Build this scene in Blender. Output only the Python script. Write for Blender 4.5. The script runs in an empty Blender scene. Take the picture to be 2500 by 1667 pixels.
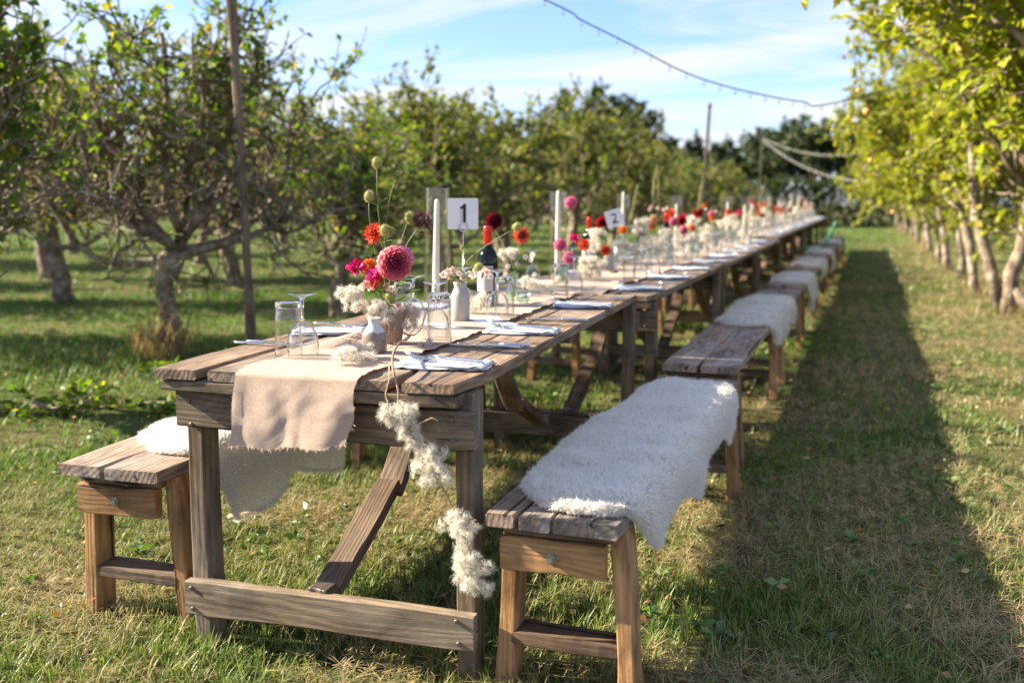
import bpy, math, random
import numpy as np
from mathutils import Vector, Matrix

# ------------------------------------------------------------------ camera, sky, sun, exposure
scene = bpy.context.scene
COL = scene.collection
CAM_POS = np.array([1.6196, -2.2150, 1.1867])
YAW, PITCH, ROLL, FPX = 0.2897, 0.1375, 0.0028, 2496.17      # FPX: focal length in pixels of a 2500 px wide frame
_d = np.array([-math.sin(YAW) * math.cos(PITCH), math.cos(YAW) * math.cos(PITCH), -math.sin(PITCH)])
_r = np.array([math.cos(YAW), math.sin(YAW), 0.0])
_u = np.cross(_r, _d)
CR = _r * math.cos(ROLL) + _u * math.sin(ROLL)
CU = -_r * math.sin(ROLL) + _u * math.cos(ROLL)
CD = _d
cam = bpy.data.cameras.new('camera')
cam.lens = FPX / 2500 * 36
cam.sensor_width = 36
cam.clip_end = 600
cam.clip_start = 0.05
cam.dof.use_dof = True
cam.dof.focus_distance = 2.9
cam.dof.aperture_fstop = 2.2
cam.dof.aperture_blades = 9
cam_o = bpy.data.objects.new('camera', cam)
cam_o.matrix_world = Matrix(((CR[0], CU[0], -CD[0], CAM_POS[0]), (CR[1], CU[1], -CD[1], CAM_POS[1]),
                             (CR[2], CU[2], -CD[2], CAM_POS[2]), (0, 0, 0, 1)))
COL.objects.link(cam_o)
scene.camera = cam_o

SUN = Vector((1.0, 0.125, -0.55)).normalized()                 # direction the light travels
ELEV = math.asin(-SUN.z)
world = bpy.data.worlds.new('World')
scene.world = world
world.use_nodes = True
nt = world.node_tree
nt.nodes.clear()
def N(t, typ, **kw):
    n = t.nodes.new(typ)
    for k, v in kw.items():
        if k.startswith('i_'):
            n.inputs[k[2:].replace('_', ' ')].default_value = v
        elif k.startswith('n_'):
            n.inputs[int(k[2:])].default_value = v
        else:
            setattr(n, k, v)
    return n
def L(t, a, b):
    t.links.new(a, b)
sky = N(nt, 'ShaderNodeTexSky', sky_type='NISHITA', sun_disc=False, sun_elevation=ELEV,
        sun_rotation=math.atan2(-SUN.x, -SUN.y), altitude=50, air_density=1.0, dust_density=0.35, ozone_density=1.6)
wtc = N(nt, 'ShaderNodeTexCoord')
wsep = N(nt, 'ShaderNodeSeparateXYZ')
L(nt, wtc.outputs['Generated'], wsep.inputs[0])
# thin high cloud: direction projected onto a flat layer overhead, streaked
wz = N(nt, 'ShaderNodeMath', operation='ADD', n_1=0.12); L(nt, wsep.outputs['Z'], wz.inputs[0])
wdx = N(nt, 'ShaderNodeMath', operation='DIVIDE'); L(nt, wsep.outputs['X'], wdx.inputs[0]); L(nt, wz.outputs[0], wdx.inputs[1])
wdy = N(nt, 'ShaderNodeMath', operation='DIVIDE'); L(nt, wsep.outputs['Y'], wdy.inputs[0]); L(nt, wz.outputs[0], wdy.inputs[1])
wcb = N(nt, 'ShaderNodeCombineXYZ'); L(nt, wdx.outputs[0], wcb.inputs[0]); L(nt, wdy.outputs[0], wcb.inputs[1])
wmp = N(nt, 'ShaderNodeMapping'); wmp.inputs['Rotation'].default_value = (0, 0, 0.5); wmp.inputs['Scale'].default_value = (0.38, 1.0, 1)
L(nt, wcb.outputs[0], wmp.inputs[0])
wno = N(nt, 'ShaderNodeTexNoise', i_Scale=1.9, i_Detail=8.0, i_Roughness=0.55, i_Distortion=0.6); L(nt, wmp.outputs[0], wno.inputs[0])
wrp = N(nt, 'ShaderNodeValToRGB'); L(nt, wno.outputs[0], wrp.inputs[0])
wrp.color_ramp.elements[0].position = 0.41; wrp.color_ramp.elements[0].color = (0.05, 0.05, 0.05, 1)
wrp.color_ramp.elements[1].position = 0.60; wrp.color_ramp.elements[1].color = (0.95, 0.95, 0.95, 1)
wmx = N(nt, 'ShaderNodeMixRGB'); L(nt, wrp.outputs[0], wmx.inputs[0])
wtn = N(nt, 'ShaderNodeMixRGB', blend_type='MULTIPLY'); wtn.inputs[0].default_value = 1; wtn.inputs[2].default_value = (0.58, 0.66, 1.0, 1)
L(nt, sky.outputs[0], wtn.inputs[1]); L(nt, wtn.outputs[0], wmx.inputs[1])
wmx.inputs[2].default_value = (3.2, 3.35, 3.55, 1)
wbg = N(nt, 'ShaderNodeBackground'); wbg.inputs[1].default_value = 0.082
L(nt, wmx.outputs[0], wbg.inputs[0])
wout = N(nt, 'ShaderNodeOutputWorld'); L(nt, wbg.outputs[0], wout.inputs[0])

sun = bpy.data.lights.new('sun', 'SUN')
sun.energy = 5.0
sun.angle = math.radians(0.55)
sun.color = (1.0, 0.88, 0.68)
sun_o = bpy.data.objects.new('sun', sun)
sun_o.rotation_mode = 'QUATERNION'
sun_o.rotation_quaternion = SUN.to_track_quat('-Z', 'Y')
sun_o.location = (-20, -4, 12)
COL.objects.link(sun_o)
vs = scene.view_settings
vs.view_transform = 'Standard'; vs.look = 'None'; vs.gamma = 1.0; vs.use_curve_mapping = False
vs.exposure = 1.92
cy = scene.cycles
cy.use_denoising = True
cy.max_bounces = 8; cy.diffuse_bounces = 3; cy.glossy_bounces = 3; cy.transmission_bounces = 6; cy.transparent_max_bounces = 32
cy.caustics_reflective = False; cy.caustics_refractive = False
cy.sample_clamp_indirect = 6.0

# ------------------------------------------------------------------ helpers
R = random.Random(7)
RG = np.random.default_rng(7)
def at(px, py, x=None, y=None, z=None):
    """point in the place that the photograph shows at (px, py), at a known x, y or z"""
    v = CD + CR * (px - 1250) / FPX - CU * (py - 833.5) / FPX
    if z is not None: t = (z - CAM_POS[2]) / v[2]
    elif y is not None: t = (y - CAM_POS[1]) / v[1]
    else: t = (x - CAM_POS[0]) / v[0]
    return Vector(CAM_POS + v * t)

def tag(o, label=None, cat=None, group=None, kind=None):
    if label: o['label'] = label
    if cat: o['category'] = cat
    if group: o['group'] = group
    if kind: o['kind'] = kind
    return o
def obj(name, me, parent=None, M=None):
    o = bpy.data.objects.new(name, me)
    COL.objects.link(o)
    if parent is not None: o.parent = parent
    if M is not None: o.matrix_basis = M
    return o
def empty(name, loc=(0, 0, 0), rz=0, M=None):
    o = bpy.data.objects.new(name, None)
    o.empty_display_size = 0.1
    COL.objects.link(o)
    o.matrix_basis = M if M is not None else Matrix.Translation(loc) @ Matrix.Rotation(rz, 4, 'Z')
    return o
def copy_tree(o, parent=None, M=None):
    c = o.copy()
    COL.objects.link(c)
    if parent is not None: c.parent = parent
    if M is not None: c.matrix_basis = M
    for ch in list(o.children): copy_tree(ch, c)
    return c
class MB:
    """collects faces, builds one mesh"""
    def __init__(s): s.v = []; s.f = []; s.c = []
    def add(s, V, F, col=None):
        b = len(s.v)
        s.v += [tuple(p) for p in V]
        s.f += [tuple(i + b for i in q) for q in F]
        s.c += [col if col is not None else (1, 1, 1)] * len(V) if col is None or not hasattr(col[0], '__len__') else [tuple(k) for k in col]
        return s
    def tube(s, pts, rad, n=6, col=None, cap=True):
        pts = [Vector(p) for p in pts]
        if not hasattr(rad, '__len__'): rad = [rad] * len(pts)
        V = []; F = []
        up = None
        for i, p in enumerate(pts):
            d = (pts[min(i + 1, len(pts) - 1)] - pts[max(i - 1, 0)])
            d = d.normalized() if d.length > 1e-9 else Vector((0, 0, 1))
            if up is None:
                up = Vector((0, 0, 1)) if abs(d.z) < 0.9 else Vector((1, 0, 0))
            a = d.cross(up)
            a = a.normalized() if a.length > 1e-6 else d.orthogonal().normalized()
            b = d.cross(a).normalized()
            up = -b if False else up
            up = (up - d * up.dot(d)).normalized() if (up - d * up.dot(d)).length > 1e-6 else up
            for k in range(n):
                t = 2 * math.pi * k / n
                V.append(p + a * math.cos(t) * rad[i] + b * math.sin(t) * rad[i])
        for i in range(len(pts) - 1):
            for k in range(n):
                k2 = (k + 1) % n
                F.append((i * n + k, i * n + k2, (i + 1) * n + k2, (i + 1) * n + k))
        if cap:
            F.append(tuple(range(n - 1, -1, -1))); F.append(tuple((len(pts) - 1) * n + k for k in range(n)))
        return s.add(V, F, col)
    def lathe(s, prof, n=32, col=None, ribs=0, ribamp=0.0):
        V = []; F = []
        for (r, z) in prof:
            for k in range(n):
                t = 2 * math.pi * k / n
                rr = r * (1 + ribamp * (math.cos(ribs * t) if ribs else 0))
                V.append((rr * math.cos(t), rr * math.sin(t), z))
        for i in range(len(prof) - 1):
            for k in range(n):
                k2 = (k + 1) % n
                F.append((i * n + k, i * n + k2, (i + 1) * n + k2, (i + 1) * n + k))
        return s.add(V, F, col)
    def sweep(s, pts, wid, thk, col=None):
        """flat bar: width sideways, thickness up"""
        pts = [Vector(p) for p in pts]; V = []; F = []
        for i, p in enumerate(pts):
            d = (pts[min(i + 1, len(pts) - 1)] - pts[max(i - 1, 0)]).normalized()
            a = Vector((0, 0, 1)).cross(d).normalized(); b = d.cross(a)
            w = wid[i] / 2; t = thk[i] / 2 if hasattr(thk, '__len__') else thk / 2
            V += [p - a * w - b * t * .4, p - a * w * .7 - b * t, p + a * w * .7 - b * t, p + a * w - b * t * .4,
                  p + a * w + b * t * .4, p + a * w * .7 + b * t, p - a * w * .7 + b * t, p - a * w + b * t * .4]
        n = 8
        for i in range(len(pts) - 1):
            for k in range(n):
                k2 = (k + 1) % n
                F.append((i * n + k, i * n + k2, (i + 1) * n + k2, (i + 1) * n + k))
        F.append(tuple(range(n - 1, -1, -1))); F.append(tuple((len(pts) - 1) * n + k for k in range(n)))
        return s.add(V, F, col)
    def mesh(s, name, mat, smooth=True, color=False):
        me = bpy.data.meshes.new(name)
        me.from_pydata(s.v, [], s.f)
        if mat is not None: me.materials.append(mat)
        if smooth: me.shade_smooth()
        if color: set_col(me, np.array(s.c, dtype=np.float32))
        me.update()
        return me
    def build(s, name, mat, parent=None, smooth=True, color=False, M=None):
        return obj(name, s.mesh(name, mat, smooth, color), parent, M)
def set_col(me, c):
    a = me.color_attributes.new('Col', 'FLOAT_COLOR', 'POINT')
    c4 = np.ones((len(c), 4), dtype=np.float32); c4[:, :3] = c
    a.data.foreach_set('color', c4.ravel())
def tri_mesh(name, V, F, mat, col=None, smooth=False):
    V = np.asarray(V, dtype=np.float32); F = np.asarray(F, dtype=np.int32)
    k = F.shape[1]
    me = bpy.data.meshes.new(name)
    me.vertices.add(len(V)); me.vertices.foreach_set('co', V.ravel())
    me.loops.add(F.size); me.loops.foreach_set('vertex_index', F.ravel())
    me.polygons.add(len(F))
    me.polygons.foreach_set('loop_start', np.arange(0, F.size, k, dtype=np.int32))
    me.polygons.foreach_set('loop_total', np.full(len(F), k, dtype=np.int32))
    me.update(calc_edges=True)
    me.validate()
    if mat is not None: me.materials.append(mat)
    if smooth: me.shade_smooth()
    if col is not None: set_col(me, col)
    return me
def nrm(a):
    return a / np.maximum(np.linalg.norm(a, axis=-1, keepdims=True), 1e-9)
def ribbons(base, d, side, length, width, curve, segs=2, taper=1.0):
    """tapered blades: returns verts, tris, index of blade per vert"""
    n = len(base); m = 2 * segs + 1
    V = np.zeros((n, m, 3))
    for s in range(segs):
        t = s / segs
        p = base + d * (length * t)[:, None] + curve * (length * t * t)[:, None]
        w = side * (width * 0.5 * (1 - 0.45 * taper * t))[:, None]
        V[:, 2 * s] = p - w; V[:, 2 * s + 1] = p + w
    V[:, -1] = base + d * length[:, None] + curve * length[:, None]
    T = []
    for s in range(segs - 1):
        a = 2 * s
        T += [(a, a + 1, a + 3), (a, a + 3, a + 2)]
    T.append((2 * segs - 2, 2 * segs - 1, 2 * segs))
    T = np.array(T)
    F = (np.arange(n) * m)[:, None, None] + T[None]
    return V.reshape(-1, 3), F.reshape(-1, 3), np.repeat(np.arange(n), m)
def vnoise(x, y, seed=0):
    """smooth value noise"""
    def h(i, j):
        k = (i * 374761393 + j * 668265263 + seed * 1442695041) & 0xffffffff
        k = ((k ^ (k >> 13)) * 1274126177) & 0xffffffff
        return ((k ^ (k >> 16)) & 0xffff) / 65535.0
    xi = np.floor(x).astype(np.int64); yi = np.floor(y).astype(np.int64)
    fx = x - xi; fy = y - yi
    fx = fx * fx * (3 - 2 * fx); fy = fy * fy * (3 - 2 * fy)
    return (h(xi, yi) * (1 - fx) + h(xi + 1, yi) * fx) * (1 - fy) + (h(xi, yi + 1) * (1 - fx) + h(xi + 1, yi + 1) * fx) * fy
def rot_to(d, roll=0.0):
    """matrix turning +z to direction d"""
    q = Vector(d).normalized().to_track_quat('Z', 'Y')
    return q.to_matrix().to_4x4() @ Matrix.Rotation(roll, 4, 'Z')

# ------------------------------------------------------------------ materials
def newmat(name):
    m = bpy.data.materials.new(name); m.use_nodes = True
    t = m.node_tree; t.nodes.clear()
    out = N(t, 'ShaderNodeOutputMaterial')
    return m, t, out
def simple(name, col, rough=0.5, metal=0.0, bump=0.0, bscale=60.0, var=0.0, spec=0.5):
    m, t, out = newmat(name)
    b = N(t, 'ShaderNodeBsdfPrincipled')
    b.inputs['Base Color'].default_value = (*col, 1); b.inputs['Roughness'].default_value = rough; b.inputs['Metallic'].default_value = metal
    b.inputs['Specular IOR Level'].default_value = spec
    if var or bump:
        tc = N(t, 'ShaderNodeTexCoord'); no = N(t, 'ShaderNodeTexNoise', i_Scale=bscale, i_Detail=5.0); L(t, tc.outputs['Object'], no.inputs[0])
        if var:
            mx = N(t, 'ShaderNodeMixRGB', blend_type='MULTIPLY'); mx.inputs[0].default_value = 1
            rp = N(t, 'ShaderNodeMapRange'); rp.inputs[1].default_value = 0.3; rp.inputs[2].default_value = 0.7; rp.inputs[3].default_value = 1 - var; rp.inputs[4].default_value = 1 + var * 0.4
            L(t, no.outputs[0], rp.inputs[0]); L(t, rp.outputs[0], mx.inputs[2]); mx.inputs[1].default_value = (*col, 1)
            L(t, mx.outputs[0], b.inputs['Base Color'])
        if bump:
            bp = N(t, 'ShaderNodeBump', i_Strength=bump, i_Distance=0.01); L(t, no.outputs[0], bp.inputs['Height']); L(t, bp.outputs[0], b.inputs['Normal'])
    L(t, b.outputs[0], out.inputs[0])
    return m
def wood(name, light, dark, grey=(0.30, 0.28, 0.26), grey_amt=0.5, rough=0.8, val=0.35):
    """weathered softwood: grain along local x, own offset and tone for every board"""
    m, t, out = newmat(name)
    tc = N(t, 'ShaderNodeTexCoord'); oi = N(t, 'ShaderNodeObjectInfo')
    off = N(t, 'ShaderNodeMath', operation='MULTIPLY', n_1=37.0); L(t, oi.outputs['Random'], off.inputs[0])
    cb = N(t, 'ShaderNodeCombineXYZ'); L(t, off.outputs[0], cb.inputs[0]); L(t, off.outputs[0], cb.inputs[1]); L(t, off.outputs[0], cb.inputs[2])
    ad = N(t, 'ShaderNodeVectorMath', operation='ADD'); L(t, tc.outputs['Object'], ad.inputs[0]); L(t, cb.outputs[0], ad.inputs[1])
    def noise(scale, s, det=4.0, rgh=0.55, dist=0.0):
        mp = N(t, 'ShaderNodeMapping'); mp.inputs['Scale'].default_value = scale; L(t, ad.outputs[0], mp.inputs[0])
        no = N(t, 'ShaderNodeTexNoise', i_Scale=s, i_Detail=det, i_Roughness=rgh, i_Distortion=dist); L(t, mp.outputs[0], no.inputs[0])
        return no.outputs[0]
    # growth rings: bands across the board, bent by a slow noise so that they arch and close round knots
    slow = noise((1.1, 5, 5), 1.3, 2.0, 0.5, 0.3)
    sl = N(t, 'ShaderNodeMath', operation='MULTIPLY', n_1=17.0); L(t, slow, sl.inputs[0])
    sx = N(t, 'ShaderNodeSeparateXYZ'); L(t, ad.outputs[0], sx.inputs[0])
    yy = N(t, 'ShaderNodeMath', operation='MULTIPLY', n_1=95.0); L(t, sx.outputs[1], yy.inputs[0])
    zz = N(t, 'ShaderNodeMath', operation='MULTIPLY', n_1=70.0); L(t, sx.outputs[2], zz.inputs[0])
    s1 = N(t, 'ShaderNodeMath', operation='ADD'); L(t, yy.outputs[0], s1.inputs[0]); L(t, zz.outputs[0], s1.inputs[1])
    s2 = N(t, 'ShaderNodeMath', operation='ADD'); L(t, s1.outputs[0], s2.inputs[0]); L(t, sl.outputs[0], s2.inputs[1])
    fr = N(t, 'ShaderNodeMath', operation='SINE')
    s3 = N(t, 'ShaderNodeMath', operation='MULTIPLY', n_1=3.3); L(t, s2.outputs[0], s3.inputs[0]); L(t, s3.outputs[0], fr.inputs[0])
    ring = N(t, 'ShaderNodeMapRange'); ring.inputs[1].default_value = -1; ring.inputs[2].default_value = 1; L(t, fr.outputs[0], ring.inputs[0])
    fine = noise((4, 150, 150), 1.0, 6.0, 0.7)
    streak = noise((0.9, 22, 22), 1.0, 4.0, 0.6)
    blot = noise((2.2, 6, 6), 1.0, 4.0, 0.6)
    g1 = N(t, 'ShaderNodeMath', operation='MULTIPLY', n_1=0.16); L(t, ring.outputs[0], g1.inputs[0])
    g2 = N(t, 'ShaderNodeMath', operation='MULTIPLY', n_1=0.62); L(t, fine, g2.inputs[0])
    g3 = N(t, 'ShaderNodeMath', operation='MULTIPLY', n_1=0.42); L(t, streak, g3.inputs[0])
    a1 = N(t, 'ShaderNodeMath', operation='ADD'); L(t, g1.outputs[0], a1.inputs[0]); L(t, g2.outputs[0], a1.inputs[1])
    a2 = N(t, 'ShaderNodeMath', operation='ADD'); L(t, a1.outputs[0], a2.inputs[0]); L(t, g3.outputs[0], a2.inputs[1])
    gr = N(t, 'ShaderNodeMapRange'); gr.inputs[1].default_value = 0.42; gr.inputs[2].default_value = 0.84; L(t, a2.outputs[0], gr.inputs[0])
    mx = N(t, 'ShaderNodeMixRGB'); mx.inputs[1].default_value = (*dark, 1); mx.inputs[2].default_value = (*light, 1); L(t, gr.outputs[0], mx.inputs[0])
    gm = N(t, 'ShaderNodeMapRange'); gm.inputs[1].default_value = 0.42; gm.inputs[2].default_value = 0.66; gm.inputs[3].default_value = 0.1; gm.inputs[4].default_value = grey_amt; L(t, blot, gm.inputs[0])
    gmul = N(t, 'ShaderNodeMixRGB', blend_type='MULTIPLY'); gmul.inputs[0].default_value = 0.6; gmul.inputs[1].default_value = (*grey, 1)
    gv = N(t, 'ShaderNodeMapRange'); gv.inputs[3].default_value = 0.45; gv.inputs[4].default_value = 1.35; L(t, gr.outputs[0], gv.inputs[0]); L(t, gv.outputs[0], gmul.inputs[2])
    m2 = N(t, 'ShaderNodeMixRGB'); L(t, gm.outputs[0], m2.inputs[0]); L(t, mx.outputs[0], m2.inputs[1]); L(t, gmul.outputs[0], m2.inputs[2])
    # drying cracks
    crk = noise((0.8, 45, 45), 1.0, 2.0, 0.4)
    cr = N(t, 'ShaderNodeMapRange'); cr.inputs[1].default_value = 0.29; cr.inputs[2].default_value = 0.31; cr.inputs[3].default_value = 0.18; cr.inputs[4].default_value = 1.0; L(t, crk, cr.inputs[0])
    # knots
    vo = N(t, 'ShaderNodeTexVoronoi', i_Scale=1.0); mpk = N(t, 'ShaderNodeMapping'); mpk.inputs['Scale'].default_value = (2.6, 7, 7); L(t, ad.outputs[0], mpk.inputs[0]); L(t, mpk.outputs[0], vo.inputs[0])
    kn = N(t, 'ShaderNodeMapRange'); kn.inputs[1].default_value = 0.05; kn.inputs[2].default_value = 0.12; kn.inputs[3].default_value = 0.45; kn.inputs[4].default_value = 1.0; L(t, vo.outputs['Distance'], kn.inputs[0])
    ck = N(t, 'ShaderNodeMath', operation='MULTIPLY'); L(t, cr.outputs[0], ck.inputs[0]); L(t, kn.outputs[0], ck.inputs[1])
    tone = N(t, 'ShaderNodeMapRange'); tone.inputs[3].default_value = 1 - val; tone.inputs[4].default_value = 1 + val * 0.7; L(t, oi.outputs['Random'], tone.inputs[0])
    stn = noise((4, 9, 9), 1.0, 6.0, 0.7, 0.8)
    st = N(t, 'ShaderNodeMapRange'); st.inputs[1].default_value = 0.33; st.inputs[2].default_value = 0.62; st.inputs[3].default_value = 0.42; st.inputs[4].default_value = 1.16; L(t, stn, st.inputs[0])
    ck2 = N(t, 'ShaderNodeMath', operation='MULTIPLY'); L(t, ck.outputs[0], ck2.inputs[0]); L(t, st.outputs[0], ck2.inputs[1])
    tk = N(t, 'ShaderNodeMath', operation='MULTIPLY'); L(t, ck2.outputs[0], tk.inputs[0]); L(t, tone.outputs[0], tk.inputs[1])
    m3 = N(t, 'ShaderNodeMixRGB', blend_type='MULTIPLY'); m3.inputs[0].default_value = 1; L(t, m2.outputs[0], m3.inputs[1]); L(t, tk.outputs[0], m3.inputs[2])
    b = N(t, 'ShaderNodeBsdfPrincipled'); b.inputs['Roughness'].default_value = rough; b.inputs['Specular IOR Level'].default_value = 0.3
    L(t, m3.outputs[0], b.inputs['Base Color'])
    hb = N(t, 'ShaderNodeMath', operation='MULTIPLY'); L(t, gr.outputs[0], hb.inputs[0]); L(t, cr.outputs[0], hb.inputs[1])
    bp = N(t, 'ShaderNodeBump', i_Strength=0.55, i_Distance=0.0025); L(t, hb.outputs[0], bp.inputs['Height']); L(t, bp.outputs[0], b.inputs['Normal'])
    L(t, b.outputs[0], out.inputs[0])
    return m
def leafmat(name, cols, trans=0.4, gloss=0.06, vcol=False, rough=0.55, tint=None):
    """thin leaf: diffuse + light coming through; colour by piece, or from the colour attribute"""
    m, t, out = newmat(name)
    if vcol:
        ca = N(t, 'ShaderNodeAttribute', attribute_name='Col'); colout = ca.outputs['Color']
    else:
        ge = N(t, 'ShaderNodeNewGeometry'); rp = N(t, 'ShaderNodeValToRGB'); L(t, ge.outputs['Random Per Island'], rp.inputs[0])
        el = rp.color_ramp.elements
        while len(el) < len(cols): el.new(0.5)
        for i, (p, c) in enumerate(cols): el[i].position = p; el[i].color = (*c, 1)
        colout = rp.outputs[0]
    df = N(t, 'ShaderNodeBsdfDiffuse'); tr = N(t, 'ShaderNodeBsdfTranslucent'); gl = N(t, 'ShaderNodeBsdfGlossy'); gl.inputs['Roughness'].default_value = rough
    L(t, colout, df.inputs[0])
    tm = N(t, 'ShaderNodeMixRGB', blend_type='MULTIPLY'); tm.inputs[0].default_value = 1; tm.inputs[2].default_value = (*tint, 1) if tint else (1.35, 1.3, 0.55, 1) if not vcol else (1.15, 1.1, 0.9, 1)
    L(t, colout, tm.inputs[1]); L(t, tm.outputs[0], tr.inputs[0])
    m1 = N(t, 'ShaderNodeMixShader'); m1.inputs[0].default_value = trans; L(t, df.outputs[0], m1.inputs[1]); L(t, tr.outputs[0], m1.inputs[2])
    m2 = N(t, 'ShaderNodeMixShader'); m2.inputs[0].default_value = gloss; L(t, m1.outputs[0], m2.inputs[1]); L(t, gl.outputs[0], m2.inputs[2])
    L(t, m2.outputs[0], out.inputs[0])
    return m
def thinglass(name, tint=(0.985, 0.99, 0.99), ior=1.5, power=2.0):
    m, t, out = newmat(name)
    tp = N(t, 'ShaderNodeBsdfTransparent'); tp.inputs[0].default_value = (*tint, 1)
    gl = N(t, 'ShaderNodeBsdfGlossy'); gl.inputs['Roughness'].default_value = 0.02
    lw = N(t, 'ShaderNodeLayerWeight', i_Blend=0.5)
    pw = N(t, 'ShaderNodeMath', operation='POWER', n_1=power); L(t, lw.outputs['Facing'], pw.inputs[0])
    fr = N(t, 'ShaderNodeMath', operation='MULTIPLY_ADD', n_1=0.85, n_2=0.04 if ior < 1.8 else 0.15); L(t, pw.outputs[0], fr.inputs[0])
    mx = N(t, 'ShaderNodeMixShader'); L(t, fr.outputs[0], mx.inputs[0]); L(t, tp.outputs[0], mx.inputs[1]); L(t, gl.outputs[0], mx.inputs[2])
    L(t, mx.outputs[0], out.inputs[0])
    return m
M_TOP = wood('weathered_top_wood', (0.35, 0.225, 0.135), (0.105, 0.062, 0.036), (0.28, 0.235, 0.20), 0.75)
M_FRAME = wood('weathered_frame_wood', (0.30, 0.208, 0.124), (0.090, 0.058, 0.034), (0.24, 0.202, 0.153), 0.8)
M_BRACE = wood('brown_brace_wood', (0.27, 0.165, 0.095), (0.085, 0.05, 0.03), (0.20, 0.165, 0.13), 0.6)
M_SEAT = wood('weathered_seat_wood', (0.44, 0.32, 0.23), (0.17, 0.11, 0.075), (0.40, 0.36, 0.33), 0.7)
M_BENCH = wood('orange_bench_wood', (0.53, 0.285, 0.110), (0.27, 0.130, 0.048), (0.36, 0.25, 0.15), 0.45)
M_POLE = wood('pole_wood', (0.20, 0.14, 0.09), (0.08, 0.055, 0.04), (0.16, 0.14, 0.12), 0.5)
M_STEEL = simple('steel', (0.62, 0.63, 0.65), 0.18, 1.0)
M_BOLT = simple('zinc_bolt', (0.45, 0.44, 0.38), 0.4, 1.0, bump=0.2, bscale=300)
M_SCREW = simple('rusty_screw', (0.20, 0.16, 0.13), 0.5, 0.8)
M_GLASS = thinglass('clear_glass')
M_CYLGLASS = thinglass('cylinder_glass', (0.99, 0.993, 0.993), power=2.7)
M_GREENGLASS = thinglass('greenish_glass', (0.88, 0.97, 0.94))
def solidglass(name, col, rough=0.0):
    m, t, out = newmat(name)
    b = N(t, 'ShaderNodeBsdfGlass', i_IOR=1.45, i_Roughness=rough); b.inputs[0].default_value = (*col, 1)
    L(t, b.outputs[0], out.inputs[0]); return m
M_STEMGLASS = solidglass('stem_glass', (0.97, 0.985, 0.99))
M_BOTTLE = simple('dark_bottle_glass', (0.004, 0.006, 0.008), 0.06, 0.0, spec=0.35)
M_FOIL = simple('red_foil', (0.60, 0.03, 0.02), 0.28, 0.35)
M_WAX = simple('ivory_wax', (0.80, 0.74, 0.62), 0.45)
M_PAPER = simple('white_card', (0.74, 0.74, 0.75), 0.6)
M_LABEL = simple('bottle_label', (0.42, 0.40, 0.41), 0.7)
M_INK = simple('black_print', (0.012, 0.012, 0.012), 0.6)
M_DIGITSHADOW = simple('digit_shadow_grey', (0.50, 0.52, 0.55), 0.6)  # flat grey standing in for the digit's reflected shadow
M_NAPKIN = simple('blue_grey_napkin', (0.46, 0.50, 0.58), 0.85, bump=0.25, bscale=420)
M_STONE = simple('grey_stoneware', (0.33, 0.325, 0.31), 0.45, bump=0.05, var=0.08, bscale=40)
M_BULB = thinglass('bulb_glass', (0.95, 0.95, 0.93), 1.9)
M_WIRE = simple('dark_cable', (0.05, 0.055, 0.06), 0.6)
M_PALEWIRE = simple('pale_cable', (0.55, 0.53, 0.47), 0.6)
M_GREEN = simple('green_plastic', (0.02, 0.33, 0.14), 0.35)
M_APPLE = simple('red_apple_skin', (0.45, 0.07, 0.04), 0.3, var=0.35, bscale=20)
M_YAPPLE = simple('yellow_apple_skin', (0.75, 0.38, 0.10), 0.35, var=0.2, bscale=20)
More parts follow.
